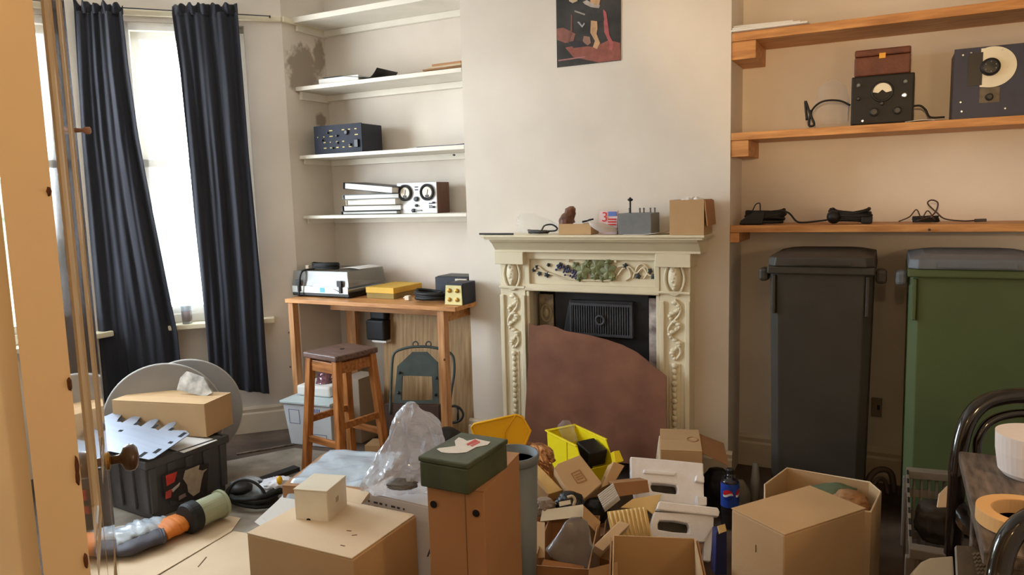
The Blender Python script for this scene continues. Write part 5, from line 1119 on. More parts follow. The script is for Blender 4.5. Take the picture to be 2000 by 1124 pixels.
k.v = [(x, y, max(z, 0.451)) for x, y, z in k.v]
solo('plastic_bag', k, mat('crumpled_clear_bag', (226, 232, 246), 0.18, 0.05, 9, 0.3, 30, alpha=0.42, coat=0.8), 'tall crumpled clear bag standing on the white printed carton', 'plastic bag', smooth=False)
k = loft([(770, 800, 932), (756, 815, 942), (758, 815, 952)], 2.14, 0.6, seed=8, amp=0.2); k.v = [(x, y, max(z, 0.4515)) for x, y, z in k.v]
solo('grey_parcel', k, mat('grey_parcel', (110, 110, 110), 0.5, 0.2, 9), 'dark grey parcel inside the tall crumpled clear bag', 'parcel', smooth=True)
# tall carton with green tin
t, w, d, h = carton('tall_carton', 'tall reddish brown carton with hand holes in the front centre', (945, 962), (828, 955), (1035, 890), 0.62, 0.617, CARD_R, flaps=None)
MB().rng(-w/2-0.001, w/2+0.001, -d/2-0.001, d/2+0.001, h+0.0003, h+0.004).build('lid', CARD_R, t, bevel=0.001)
MB().rng(w*0.17, w*0.18, -d/2-0.0012, -d/2+0.001, 0.01, h-0.002).build('seam', mat('brown_seam_strip', (120, 84, 56), 0.8), t)  # thin darker brown strip along the front seam
for x in (-w*0.38, w*0.36):
    z = h-0.045-0.01*(x > 0); M_ = lathe_on((x, -d/2+0.002, z), (x, -d/2-1, z)); MB().lathe([(0.0095, 0), (0.0095, 0.0042)], 18, M_).build('hand_hole', DARK, t)
    MB().tube([M_ @ Vector((0.0105*math.cos(a), 0.0105*math.sin(a), 0.003)) for a in [2*math.pi*i/20 for i in range(20)]], 0.0018, 6, True).build('hole_rim', CARD_D, t, smooth=True)
ctr, w, d, r = fit((913, 907), (815, 893), (997, 859), 0.70); zb = 0.6225; h = 0.70-zb
t = thing('metal_tin', 'army green metal tin with torn label on the tall carton', 'tin', (ctr[0], ctr[1], zb), r)
MB().rng(-w/2, w/2, -d/2, d/2, 0, h-0.014).build('body', GREENM, t, bevel=0.004)
MB().rng(-w/2-0.0025, w/2+0.0025, -d/2-0.0025, d/2+0.0025, h-0.0135, h).build('lid', GREENM, t, bevel=0.004)
def lab(pts, rgb, dz, nm):
    MB().prism([onZ(x, y, 0.70+dz) for x, y in pts], (0, 0, 0.0005)).build(nm, mat('label_%d_%d_%d' % rgb, rgb, 0.6, 0.06, 30), t, world=True)
lab([(853, 878), (858, 876), (876, 874), (890, 872), (888, 862), (896, 855), (905, 858), (912, 862), (930, 858), (948, 862), (958, 864), (952, 870), (930, 874), (912, 884), (895, 886), (876, 886), (862, 884)], (222, 214, 202), 0.0006, 'torn_label')
lab([(911, 868), (928, 859), (934, 862), (914, 871)], (196, 70, 66), 0.0012, 'red_stripe')
lab([(918, 871), (936, 862), (938, 865), (922, 873)], (200, 90, 84), 0.0012, 'red_stripe')
# grey plastic waste bin behind the tall carton
Dw = 2.13; c = onD(1000, 885, Dw); zt = float(c[2]); R_ = 52/FOC*Dw
t = thing('waste_bin', 'blue grey plastic waste bin behind the tall carton', 'waste bin', (c[0], c[1], 0.004))
MB().lathe([(R_*0.72, 0), (R_*0.96, zt-0.02), (R_*0.94, zt-0.02), (R_*0.70, 0.006)], 40).build('body', GREYB, t, smooth=True)
MB().lathe([(R_*0.945, zt-0.03), (R_*1.0, zt-0.028), (R_*1.02, zt-0.012), (R_*1.0, zt-0.004), (R_*0.93, zt-0.004), (R_*0.93, zt-0.03)], 40).build('rim', GREYB, t, smooth=True)

# ------------------------------------------------------------------ heap before the fireplace
# open yellow bin
ctr, w, d, r = fit((1140, 880), (1085, 841), (1192, 864), 0.285)
t = thing('storage_bin', 'lemon yellow open front storage bin with dark blocks inside', 'storage bin', (ctr[0], ctr[1], 0.126), r)
h = 0.159; tk = 0.004
k = MB()
for s_ in (-1, 1):
    y0 = s_*d/2; y1 = y0-s_*tk
    k.prism([(-w/2+0.01, y0, 0.004), (w/2-0.02, y0, 0.004), (w/2, y0, h*0.45), (w*0.32, y0, h), (-w/2, y0, h)], (0, -s_*tk, 0))
k.rng(-w/2+0.002, -w/2+0.006, -d/2+0.001, d/2-0.001, 0.004, h-0.001)
k.hexa([(w/2-0.024, -d/2+tk, 0.004), (w/2-0.02, -d/2+tk, 0.004), (w/2-0.02, d/2-tk, 0.004), (w/2-0.024, d/2-tk, 0.004), (w/2-0.004, -d/2+tk, h*0.45), (w/2, -d/2+tk, h*0.45), (w/2, d/2-tk, h*0.45), (w/2-0.004, d/2-tk, h*0.45)])
k.rng(-w/2+0.008, w/2-0.021, -d/2+0.001, d/2-0.001, 0, 0.0045)
k.build('body', YEL, t)
MB().rng(-w/2-0.014, -w/2+0.006, -d/2-0.004, d/2+0.004, h, h+0.006).build('hanging_lip', YEL, t, bevel=0.002)
for s_ in (-1, 1):
    MB().beam((-w/2+0.006, s_*d/2, h+0.002), (w*0.32, s_*d/2, h+0.002), 0.011, 0.006).build('side_rim', YEL, t, bevel=0.002)
    MB().rng(w*0.05, w*0.065, s_*d/2-0.003, s_*d/2+0.003, 0.01, h-0.002).build('rib', YEL, t)
RZ_ = Matrix.Rotation(r, 3, 'Z')
def inbin(x, y, z): return RZ_ @ Vector((x, y, 0))+Vector((ctr[0], ctr[1], 0.126+z))
for i, (x, y, lab_) in enumerate(((w*0.20, d*0.12, 'black moulded block on top inside the yellow bin'), (w*0.02, -d*0.1, 'black moulded block lower inside the yellow bin'))):
    k = MB().box((0, 0, 0), (w*0.36, d*0.6, 0.07), Matrix.Rotation(r+0.06*i, 3, 'Z') @ Matrix.Rotation(0.25-0.1*i, 3, 'Y')); p = inbin(x, y, 0.105-0.045*i)
    solo('plastic_block', moved(k, Matrix.Translation(p)), BLACK, lab_, 'block', 'black blocks in the yellow bin', bevel=0.005)
tq = thing('open_carton', 'brown carton hidden under the lemon yellow bin', 'box', (ctr[0], ctr[1], 0.004), r, 'low cartons under the heap'); MB().openbox(w*0.9, d*0.9, 0.12, 0.004).build('body', CARD_D, tq)
k = loft([(1098, 1112, 822), (1090, 1118, 832), (1096, 1124, 848), (1105, 1128, 862)], depth_of(inbin(-w*0.35, 0, 0.13)), 0.6, seed=21, amp=0.25)
solo('plastic_bag', k, FILM2, 'wisp of clear bag poking from the lemon yellow bin', 'plastic bag', smooth=True)
# upturned amber bin
Db = 2.88
fr_ = [(921, 836), (926, 829), (1008, 811), (1020, 815), (1036, 842), (1026, 868), (1014, 876), (990, 880), (928, 856)]
bk_ = [(936, 846), (940, 840), (1004, 826), (1012, 829), (1024, 848), (1016, 866), (1008, 872), (988, 876), (940, 862)]
A = [Vector(onD(x, y, Db)) for x, y in fr_]; B = [Vector(onD(x, y, Db+0.14)) for x, y in bk_]
m_ = MB(); n_ = len(A); m_.add(A+B, [tuple(range(n_)), tuple(range(2*n_-1, n_-1, -1))]+[(i, n_+i, n_+(i+1) % n_, (i+1) % n_) for i in range(n_)])
t = thing('storage_bin', 'amber yellow storage bin lying tipped beside the fireplace foot', 'storage bin', mid(m_))
m_.build('body', YELD, t, world=True, bevel=0.004)
MB().tube(A, 0.005, 8, True).build('rim', YELD, t, world=True, smooth=True)
i0, i1 = Vector(onD(985, 845, Db-0.004)), Vector(onD(1024, 848, Db-0.004)); MB().tube([A[2]+Vector((0, -0.004, 0)), i0, A[7]], 0.003, 6).build('fold_ridge', YELD, t, world=True, smooth=True)
solo('upturned_carton', moved(MB().rng(-0.09, 0.09, -0.08, 0.08, 0, min(v.z for v in A)-0.01), Matrix.Translation((sum(v.x for v in A+B)/len(A+B), sum(v.y for v in A+B)/len(A+B), 0.003))), CARD_D, 'brown carton mostly hidden below the tipped amber bin', 'box', bevel=0.003)
k = loft([(1038, 1060, 868), (1030, 1072, 876), (1028, 1080, 890), (1032, 1082, 902), (1036, 1076, 912), (1030, 1080, 935), (1026, 1084, 970), (1026, 1084, 1010)], 2.86, 0.8, seed=31, amp=0.35, fr=5, n=44, rings=30)
solo('crumpled_foil', floored(k), GOLD, 'crumpled coppery foil between the two yellow bins', 'foil')
# carton at the right foot of the fireplace
t, w, d, h = carton('cardboard_box', 'brown carton with printed ring at the right foot of the fireplace', (1372, 882), (1290, 879), (1365, 840), 0.29, 0.286, CARD)
MB().tube([(w*0.30+0.022*math.cos(a), 0.0+0.03*math.sin(a), h+0.0003) for a in [2*math.pi*i/24 for i in range(24)]], 0.0025, 6, True).build('printed_ring', CARD_D, t, smooth=True)
MB().hexa([(w/2, -d/2+0.01, h-0.012), (w/2+0.004, -d/2+0.01, h-0.012), (w/2+0.004, d/2-0.02, h-0.012), (w/2, d/2-0.02, h-0.012), (w/2+0.10, -d/2+0.01, h-0.06), (w/2+0.104, -d/2+0.01, h-0.06), (w/2+0.104, d/2-0.02, h-0.05), (w/2+0.10, d/2-0.02, h-0.05)]).build('side_flap', CARD_D, t)
MB().hexa([(-w/2-0.005, -d/2+0.005, h-0.09), (-w/2-0.001, -d/2+0.005, h-0.09), (-w/2-0.001, d/2-0.04, h-0.02), (-w/2-0.005, d/2-0.04, h-0.02), (-w/2-0.03, -d/2+0.0, 0.0+0.04), (-w/2-0.026, -d/2+0.0, 0.04), (-w/2-0.026, d/2-0.06, 0.09), (-w/2-0.03, d/2-0.06, 0.09)]).build('side_flap', CARD_L, t)
# small boxes
def small(name, label, pts, D, n, th, m, cat='box', group=None):
    t = thing(name, label, cat, (0, 0, 0), 0, group); k = slab(pts, D, n, th)
    t.location = mid(k); FR[t.name] = Matrix.Translation(t.location).inverted()
    k.build('body', m, t, world=True, bevel=0.002)
    return t
HG = 'small open cartons in the heap'
t = small('small_carton', 'narrow buff carton lying left of the square lidded one in the heap', [(1047, 905), (1099, 958), (1072, 966), (1044, 938)], 2.70, nrm(0, 42), 0.07, KRAFT, group=HG)
k = slab([(1044, 940), (1071, 967), (1068, 980), (1043, 968)], 2.66, nrm(0, -5), 0.05); k.build('end_flap', CARD_L, t, world=True)
t = small('small_carton', 'tilted carton with a square printed mark in the heap middle', [(1082, 915), (1090, 906), (1133, 889), (1176, 944), (1142, 974), (1112, 966)], 2.66, nrm(0, 46), 0.09, CARD, group=HG)
c_ = cen([(1082, 915), (1090, 906), (1133, 889), (1176, 944), (1142, 974), (1112, 966)]); P0b = onD(c_[0], c_[1], 2.66); nb = nrm(0, 46)
def lb(zx, zy): return onP(1020+zx/8.03, 820+zy/8.03, np.array(P0b)+np.array(nb)*0.0012, nb)
k = MB(); 
for (a, b) in (((770, 850), (900, 790)), ((900, 790), (1010, 950)), ((1010, 950), (870, 1000)), ((870, 1000), (770, 850))): k.beam(lb(*a), lb(*b), 0.004, 0.001, nb)
for i in range(3): k.beam(lb(815+25*i, 880+32*i), lb(920+20*i, 840+35*i), 0.004, 0.001, nb)
k.build('printed_mark', CARD_D, t, world=True)
k = slab([(1112, 967), (1141, 975), (1140, 990), (1118, 984)], 2.60, nrm(0, 0), 0.03); k.build('front_side', CARD_D, t, world=True)
solo('card_flap', slab([(1199, 902), (1220, 910), (1200, 944), (1175, 953)], 2.68, nrm(25, 35), 0.05), CARD, 'leaning brown card flap right of the square lidded carton', 'card', bevel=0.002)
solo('yellow_offcut', slab([(1198, 882), (1210, 880), (1219, 901), (1202, 906)], 2.80, nrm(20, 30), 0.03), YEL, 'yellow plastic offcut above the leaning card flap', 'plastic offcut', bevel=0.003)
t = small('small_carton', 'small brown carton with a white ribbed end in the heap', [(1198, 944), (1265, 938), (1269, 962), (1210, 971)], 2.60, nrm(10, 15), 0.08, CARD_D, group=HG)
e_ = [(1167, 968), (1197, 945), (1209, 970), (1179, 994)]
k = slab(e_, 2.56, nrm(-20, 45), 0.03); k.build('ribbed_end', PAPER, t, world=True)
P0r = np.array(onD(*cen(e_), 2.56)); nr = np.array(nrm(-20, 45)); k = MB()
for i in range(7):
    f = (i+0.5)/7; a = (1167+(1179-1167)*f, 968+(994-968)*f); b = (1197+(1209-1197)*f, 945+(970-945)*f)
    k.beam(onP(*a, P0r+nr*0.001, nr), onP(*b, P0r+nr*0.001, nr), 0.0035, 0.002, nr)
k.build('rib', mat('grey_rib', (170, 160, 150), 0.7), t, world=True)
# expanded foam end caps
def foam(label, outer, inner, D, n, th, extra, D2):
    P0f = onD(*cen(outer), D); t = thing('foam_packing', label, 'foam packing', (0, 0, 0), 0, 'white foam packing pieces')
    nn = Vector(n).normalized(); m_ = MB(); m_.holed([onP(*p, P0f, n) for p in outer], [onP(*p, P0f, n) for p in inner], -nn*th); floored(m_)
    t.location = mid(m_); FR[t.name] = Matrix.Translation(t.location).inverted()
    m_.build('slab', POLY, t, world=True, bevel=0.005)
    for pts, dz, tt_ in extra:
        k = MB(); k.prism([onP(*p, np.array(P0f)+np.array(nn)*dz, n) for p in pts], -nn*tt_); floored(k).build('raised_block', POLY, t, world=True, bevel=0.004)
    k = MB(); k.prism([onP(*p, np.array(P0f)-np.array(nn)*(th+0.002), n) for p in inner], -nn*0.003); floored(k).build('hole_backing', mat('grey_hole', (70, 66, 58), 0.8, 0.4, 30), t, world=True)
    return t
foam('white foam packing slab with one oval slot, farther back', [(1231, 892), (1302, 898), (1374, 905), (1375, 950), (1376, 990), (1320, 984), (1240, 976), (1232, 930)],
     [(1272, 944), (1297, 945), (1321, 948), (1323, 957), (1322, 966), (1300, 964), (1274, 960), (1271, 952)], 2.74, nrm(0, 38), 0.035,
     [([(1258, 917), (1322, 923), (1318, 930), (1256, 925)], 0.008, 0.010), ([(1360, 928), (1376, 930), (1376, 944), (1358, 940)], 0.02, 0.03), ([(1360, 968), (1381, 971), (1381, 988), (1360, 990)], 0.02, 0.04)], 0)
foam('white foam packing slab with a dark slot, nearer the front', [(1278, 1000), (1330, 1003), (1395, 1008), (1394, 1030), (1376, 1060), (1320, 1058), (1268, 1054), (1272, 1020)],
     [(1288, 1017), (1316, 1018), (1344, 1023), (1346, 1032), (1344, 1042), (1314, 1040), (1285, 1035), (1285, 1024)], 2.50, nrm(0, 34), 0.035,
     [([(1288, 979), (1402, 992), (1406, 1000), (1404, 1010), (1364, 1005), (1282, 996)], 0.012, 0.03), ([(1376, 1030), (1394, 1032), (1388, 1098), (1374, 1096)], -0.01, 0.03)], 0)
# corrugated pieces
solo('corrugated_sheet', slab([(1212, 992), (1236, 975), (1292, 966), (1277, 1006), (1264, 996), (1250, 994)], 2.56, nrm(0, 50), 0.006), KRAFT, 'plain yellow card sheet propped behind the ribbed card', 'card')
cp = [(1186, 1000), (1262, 990), (1273, 1048), (1240, 1070), (1196, 1056)]
nc = np.array(nrm(-5, 42)); P0c = np.array(onD(*cen(cp), 2.46)); m_ = slab(cp, 2.46, nc, 0.012)
t = thing('corrugated_card', 'yellow ribbed corrugated card in the middle of the heap', 'card', mid(m_)); m_.build('backing', KRAFT, t, world=True)
k = MB()
for i in range(9):
    f = (i+0.4)/9; a = (1188+74*f, 1001-10*f); b = (1200+72*f, 1052-4*f); k.tube([onP(*a, P0c+nc*0.003, nc), onP(*b, P0c+nc*0.003, nc)], 0.0045, 6)
k.build('corrugation', KRAFT, t, world=True, smooth=True)
# open carton with bag
ctr, w, d, r = fit((1150, 1112), (1042, 1096), (1142, 1006), 0.22)
t = thing('open_carton', 'open brown carton with pale flap holding a grey clear bag', 'box', (ctr[0], ctr[1], 0.004), r)
MB().openbox(w, d, 0.214, 0.004).build('body', CARD_D, t)
k = slab([(1059, 997), (1139, 986), (1137, 1010), (1055, 1019)], depth_of(onZ(1098, 1006, 0.24)), nrm(0, 45), 0.004); k.build('pale_flap', PAPER_O if False else CREAM, t, world=True)
k = slab([(1140, 988), (1173, 1020), (1166, 1042), (1138, 1012)], depth_of(onZ(1150, 1016, 0.235)), nrm(30, 30), 0.004); k.build('side_flap', CARD, t, world=True)
k = slab([(1037, 1018), (1064, 1021), (1064, 1090), (1037, 1091)], depth_of(onZ(1050, 1055, 0.23)), nrm(-20, 55), 0.004); k.build('side_flap', CARD, t, world=True)
k = slab([(1062, 1093), (1140, 1106), (1150, 1150), (1040, 1150)], depth_of(onZ(1095, 1103, 0.215)), nrm(0, 35), 0.004); k.build('front_flap', CARD_R, t, world=True)
k = loft([(1116, 1130, 1011), (1107, 1146, 1018), (1094, 1150, 1036), (1077, 1155, 1056), (1065, 1160, 1073), (1075, 1164, 1090), (1112, 1167, 1107)], depth_of(onZ(1115, 1060, 0.25)), 0.4, n=34, rings=22, seed=41, amp=0.16, fr=3)
k.v = [tuple(Vector(p_)+Vector((0.3, -0.6, 0.5))*0.02*(abs(noise.noise(Vector((p_[0]*24, p_[1]*24, p_[2]*12))))-0.25)) for p_ in k.v]
solo('plastic_bag', k, mat('smoky_clear_bag', (150, 148, 146), 0.15, 0.1, 8, 0.3, 24, alpha=0.4, coat=0.9), 'smoky clear bag lying in the open carton', 'plastic bag', smooth=True)
solo('small_carton', slab([(1160, 1066), (1210, 1018), (1231, 1024), (1178, 1077)], 2.30, nrm(10, 48), 0.05), CARD_L, 'slim pale carton lying askew before the ribbed card', 'box', HG, bevel=0.002)
solo('card_flap', slab([(1150, 1112), (1206, 1098), (1208, 1150), (1150, 1150)], 2.16, nrm(0, 30), 0.004), CARD, 'brown card flap at the bottom edge left of the open front carton', 'card')
k = loft([(1100, 1122, 962), (1090, 1136, 970), (1086, 1142, 984), (1088, 1140, 1000)], 2.58, 0.7, seed=51, amp=0.2)
t = thing('power_adaptor', 'black adaptor with a white label behind the pale flap', 'adaptor', mid(k)); k.build('body', BLACK, t, world=True, smooth=True)
slab([(1092, 981), (1114, 977), (1115, 985), (1093, 990)], 2.50, nrm(0, 30), 0.004).build('label', CREAM, t, world=True)
MB().tube(curve_pts([onD(px, py, 2.5) for px, py in ((1108, 972), (1118, 970), (1123, 978), (1120, 988))]), 0.005, 7).build('tan_lead', PAPER_O, t, world=True, smooth=True)
k = loft([(1150, 1180, 976), (1140, 1190, 986), (1142, 1188, 1005), (1150, 1180, 1020)], 2.62, 0.7, seed=52, amp=0.2)
solo('black_pouch', floored(k), RUBBER, 'black pouch in the gap left of the ribbed card', 'pouch', smooth=True)
k = loft([(1046, 1075, 975), (1042, 1085, 984), (1040, 1082, 996), (1040, 1070, 1006)], 2.56, 0.7, seed=53, amp=0.3)
solo('crumpled_paper', floored(k), mat('greyish_paper', (140, 122, 106), 0.7, 0.1, 9), 'grey brown crumpled paper left of the black adaptor', 'paper')
# open front carton
ctr, w, d, r = fit((1388, 1190), (1194, 1186), (1374, 1053), 0.30)
t = thing('open_carton', 'open brown carton at the bottom edge, before the foam packing', 'box', (ctr[0], ctr[1], 0.004), r)
MB().openbox(w, d, 0.296, 0.004).build('body', CARD, t)
MB().rng(-w/2-0.008, -w/2-0.003, -d/2+0.01, d/2-0.006, 0.14, 0.292).build('side_flap', CARD_D, t)
MB().rng(w/2+0.003, w/2+0.008, -d/2+0.01, d/2-0.006, 0.14, 0.292).build('side_flap', CARD_D, t)
# hidden bulk of the heap
def bulk(label, px, py, D, w_, d_, h_, m, rot):
    p = onD(px, py, D); k = MB().openbox(w_, d_, h_, 0.004); k.v = [(x, y, z) for x, y, z in k.v]
    t = thing('open_carton', label, 'box', (p[0], p[1], 0.004), rot, 'low cartons under the heap'); k.build('body', m, t); MB().rng(-w_/2+0.006, w_/2-0.006, -d_/2+0.006, d_/2-0.006, h_*0.55, h_*0.6).build('inner_flap', CARD_D, t)
bulk('low brown carton under the buff and square lidded cartons', 1100, 985, 2.72, 0.30, 0.26, 0.085, CARD_D, 0.3)
bulk('low brown carton under the foam packing slabs', 1300, 1010, 2.68, 0.26, 0.34, 0.06, CARD_D, 0.1)
bulk('low brown carton under the ribbed corrugated card', 1205, 1010, 2.62, 0.18, 0.22, 0.075, CARD_D, -0.2)

# ------------------------------------------------------------------ right of the heap
t, w, d, h = carton('cardboard_box', 'large plain closed carton in front of the wheelie bins', (1533, 1047), (1423, 997), (1702, 1000), 0.45, 0.447, CARD, flaps=None, bevel=0.005)
MB().rng(-w/2-0.0005, w/2+0.0005, -d/2-0.0005, d/2+0.0005, h+0.0004, h+0.0035).build('top_flap', CARD, t, bevel=0.001)
MB().rng(-w*0.02, -w*0.008, -d/2-0.001, -d/2+0.0005, h-0.085, h-0.065).build('pen_mark', mat('pen_mark', (96, 70, 50), 0.8), t)
solo('blue_box', slab([(1399, 1040), (1420, 1038), (1420, 1124), (1396, 1124)], 2.36, nrm(0, 5), 0.05), mat('dark_blue_card', (40, 46, 96), 0.5, 0.1, 10), 'dark blue box wedged left of the large plain carton', 'box', bevel=0.003)
solo('card_scrap', slab([(1402, 1028), (1416, 1024), (1419, 1038), (1405, 1043)], 2.33, nrm(0, 40), 0.006), KRAFT, 'pale card scrap on top of the dark blue box', 'card')
k = loft([(1385, 1412, 916), (1376, 1428, 928), (1374, 1440, 945), (1376, 1444, 970), (1380, 1444, 1000), (1384, 1440, 1020)], 3.08, 0.7, seed=61, amp=0.18)
solo('black_bag', floored(k), RUBBER, 'black rubbish bag slumped left of the cola bottle', 'bag', smooth=True)
# cola bottle
Dp = 2.92; c = onD(1425, 1000, Dp); rb_ = 17/FOC*Dp; zt = float(onD(1421, 914, Dp)[2]); zl0, zl1 = float(onD(1424, 988, Dp)[2]), float(onD(1424, 941, Dp)[2])
t = thing('cola_bottle', 'cola bottle with blue label between black bag and carton', 'bottle', (c[0], c[1], 0.004))
MB().lathe([(rb_*0.8, 0), (rb_, 0.012), (rb_, zl1), (rb_*0.9, zl1+0.02), (rb_*0.5, zt-0.045), (rb_*0.38, zt-0.03), (rb_*0.38, zt-0.018)], 30).build('body', mat('dark_bottle', (44, 40, 44), 0.12, 0.1, 8, alpha=0.85, coat=0.5), t, smooth=True)
MB().lathe([(rb_*0.42, zt-0.0178), (rb_*0.42, zt-0.004), (rb_*0.36, zt)], 20).build('cap', BLACK, t)
MB().lathe([(rb_+0.0008, zl0), (rb_+0.0008, zl1)], 36).build('label', mat('cola_label_blue', (44, 78, 180), 0.4), t, smooth=False)
zc = (zl0+zl1)/2+0.004; Lr = rb_+0.0016
def emb(nm, rgb, f0, f1, a0):                          # round red white blue emblem wrapped on the label
    k = MB(); R_ = rb_*0.62; N_ = 14
    def P(s_, v): a = a0+s_/Lr; return (Lr*math.cos(a), Lr*math.sin(a), zc+v)
    up = [(R_*x, f1(x)*R_) for x in np.linspace(-1, 1, N_)]; dn = [(R_*x, f0(x)*R_) for x in np.linspace(-1, 1, N_)]
    k.add([P(*p) for p in up]+[P(*p) for p in dn], [(i, i+1, N_+i+1, N_+i) for i in range(N_-1)]); k.build(nm, mat('emblem_'+nm, rgb, 0.4), t, solid=0.0006)
ci = lambda x: math.sqrt(max(0, 1-x*x)); wv = lambda x, o: max(-ci(x), min(ci(x), o+0.22*math.sin(2.6*x)))
for a0 in (math.atan2(-0.89, 0.456)-0.5, math.atan2(-0.89, 0.456)+0.95):
    emb('emblem_red', (214, 40, 44), lambda x: wv(x, 0.22), ci, a0); emb('emblem_white', (240, 240, 240), lambda x: wv(x, -0.2), lambda x: wv(x, 0.22), a0); emb('emblem_blue', (30, 60, 150), lambda x: -ci(x), lambda x: wv(x, -0.2), a0)
k = loft([(1440, 1452, 938), (1438, 1458, 948), (1436, 1466, 962), (1438, 1468, 985), (1440, 1466, 1010)], 2.98, 0.8, seed=62, amp=0.1)
solo('clear_bottle', floored(k), mat('dim_clear_plastic', (120, 112, 96), 0.15, 0.1, 8, alpha=0.6, coat=0.5), 'crushed clear bottle just right of the cola bottle', 'bottle', smooth=True)
a, b = onD(1476, 906, 3.08), onD(1474, 985, 3.02); k = MB().tube([a, (np.array(a)+np.array(b))/2, b], [0.012, 0.02, 0.016], 12)
solo('sleeved_pole', floored(k), mat('grey_sleeve', (104, 98, 90), 0.7), 'grey sleeved handle standing left of the charcoal bin foot', 'handle', smooth=True)
# cut-cornered open carton with green lump
rim = [(1492, 985), (1492, 948), (1536, 915), (1700, 943), (1722, 962), (1702, 1002)]
zr = 0.30; W_ = [Vector(onZ(x, y, zr)) for x, y in rim]; cx = sum(p.x for p in W_)/6; cy = sum(p.y for p in W_)/6
t = thing('open_carton', 'open carton with cut corners behind the large plain carton', 'box', (cx, cy, 0.004))
def ringw(k_, z): return [(cx+(p.x-cx)*k_, cy+(p.y-cy)*k_, z) for p in W_]
m_ = MB(); n_ = 6; m_.add(ringw(1, 0.005)+ringw(1, zr)+ringw(0.97, zr)+ringw(0.97, 0.012), [tuple(range(5, -1, -1)), tuple(range(18, 24))]+[(o+i, o+(i+1) % n_, o+6+(i+1) % n_, o+6+i) for o in (0, 6, 12) for i in range(n_)])
m_.build('body', CARD, t, world=True)
MB().tube([Vector(p) for p in ringw(0.985, zr+0.001)], 0.003, 6, True).build('cut_edge', CARD_L, t, world=True, smooth=True)
k = loft([(1620, 1652, 948), (1590, 1668, 956), (1585, 1672, 970), (1590, 1680, 990)], depth_of((cx, cy+0.04, 0.24)), 0.8, seed=71, amp=0.2)
solo('green_bundle', k, mat('dull_green_cloth', (92, 104, 78), 0.8, 0.2, 12), 'dull green bundle lying in the cut-cornered open carton', 'bundle', smooth=True)
k = loft([(1640, 1672, 960), (1632, 1690, 972), (1640, 1700, 992)], depth_of((cx+0.06, cy-0.02, 0.2)), 0.8, seed=72, amp=0.25)
solo('brown_wrapping', k, CARD_D, 'brown wrapping in the cut-cornered carton before the green bundle', 'wrapping', smooth=True)
P_ = [onD(px, py, 2.98) for px, py in ((1694, 960), (1698, 935), (1712, 920), (1730, 918), (1742, 930), (1746, 965))]
solo('bag_handle', floored(MB().tube(curve_pts(P_), 0.012, 8).tube(curve_pts([onD(px, py, 2.96) for px, py in ((1704, 950), (1716, 936), (1728, 940), (1734, 965))]), 0.008, 8)), mat('brown_strap', (62, 46, 36), 0.7), 'looped dark strap on the floor between the two bins', 'strap', smooth=True)
# slatted plastic crate
zc_ = 0.30; Q = [Vector(onZ(x, y, zc_)) for x, y in ((1776, 1072), (1770, 912), (1862, 920), (1868, 1088))]
t = thing('slatted_crate', 'grey slatted plastic crate standing between green bin and table', 'crate', (sum(p.x for p in Q)/4, sum(p.y for p in Q)/4, 0.004))
CR = mat('dusty_grey_crate', (126, 116, 104), 0.6, 0.15, 9, 0.1, 50)
def up_(p, z): return Vector((p.x, p.y, z))
MB().holed([up_(p, zc_-0.03) for p in Q], [up_(p*1.0+(sum(Q, Vector())/4-p)*0.12, zc_-0.03) for p in Q], (0, 0, 0.03)).build('rim', CR, t, world=True, bevel=0.003)
for i in range(4): MB().beam(up_(Q[i]+(sum(Q, Vector())/4-Q[i])*0.05, 0.006), up_(Q[i]+(sum(Q, Vector())/4-Q[i])*0.05, zc_-0.0305), 0.025, 0.025, (0, 1, 0)).build('corner_post', CR, t, world=True, bevel=0.003)
for i in range(4):
    a, b = Q[i], Q[(i+1) % 4]; C0 = sum(Q, Vector())/4; a = a+(C0-a)*0.05; b = b+(C0-b)*0.05
    for z in (0.05, 0.13, 0.21): MB().beam(up_(a, z), up_(b, z), 0.006, 0.028).build('slat', CR, t, world=True)
    k = MB()
    for j in range(1, 6): p = a+(b-a)*j/6; k.beam(up_(p, 0.012), up_(p, zc_-0.031), 0.012, 0.007, (b-a))
    k.build('upright_bars', CR, t, world=True)
k = MB(); a, b = Q[0]+(C0-Q[0])*0.06, Q[1]+(C0-Q[1])*0.06
for j in range(7): p = a+(b-a)*(j+0.7)/7.4; k.beam(up_(p, zc_+0.0002), up_(p+(b-a)*0.07, zc_+0.0002), 0.007, 0.0015)
k.build('rim_slot', DARK, t, world=True)
solo('crate_contents', floored(loft([(1800, 1860, 985), (1792, 1870, 1000), (1790, 1880, 1030), (1800, 1876, 1052)], depth_of((C0.x, C0.y, 0.12)), 0.8, seed=81, amp=0.15), 0.02), mat('dark_cloth', (52, 44, 38), 0.8, 0.2, 14), 'dark cloth lying inside the grey slatted crate', 'cloth', smooth=True)
solo('pale_board', slab([(1835, 965), (1850, 950), (1872, 950), (1872, 1000), (1828, 1010)], depth_of((C0.x+0.05, C0.y+0.02, 0.2)), nrm(0, 35), 0.006, 0.02), CARD_L, 'pale board standing inside the grey slatted crate', 'board')
solo('cream_card', slab([(1784, 1118), (1800, 1098), (1818, 1090), (1862, 1086), (1866, 1150), (1786, 1150)], 1.95, nrm(0, 50), 0.06), CREAM, 'cream card box top at the bottom edge before the slatted crate', 'box', bevel=0.004)
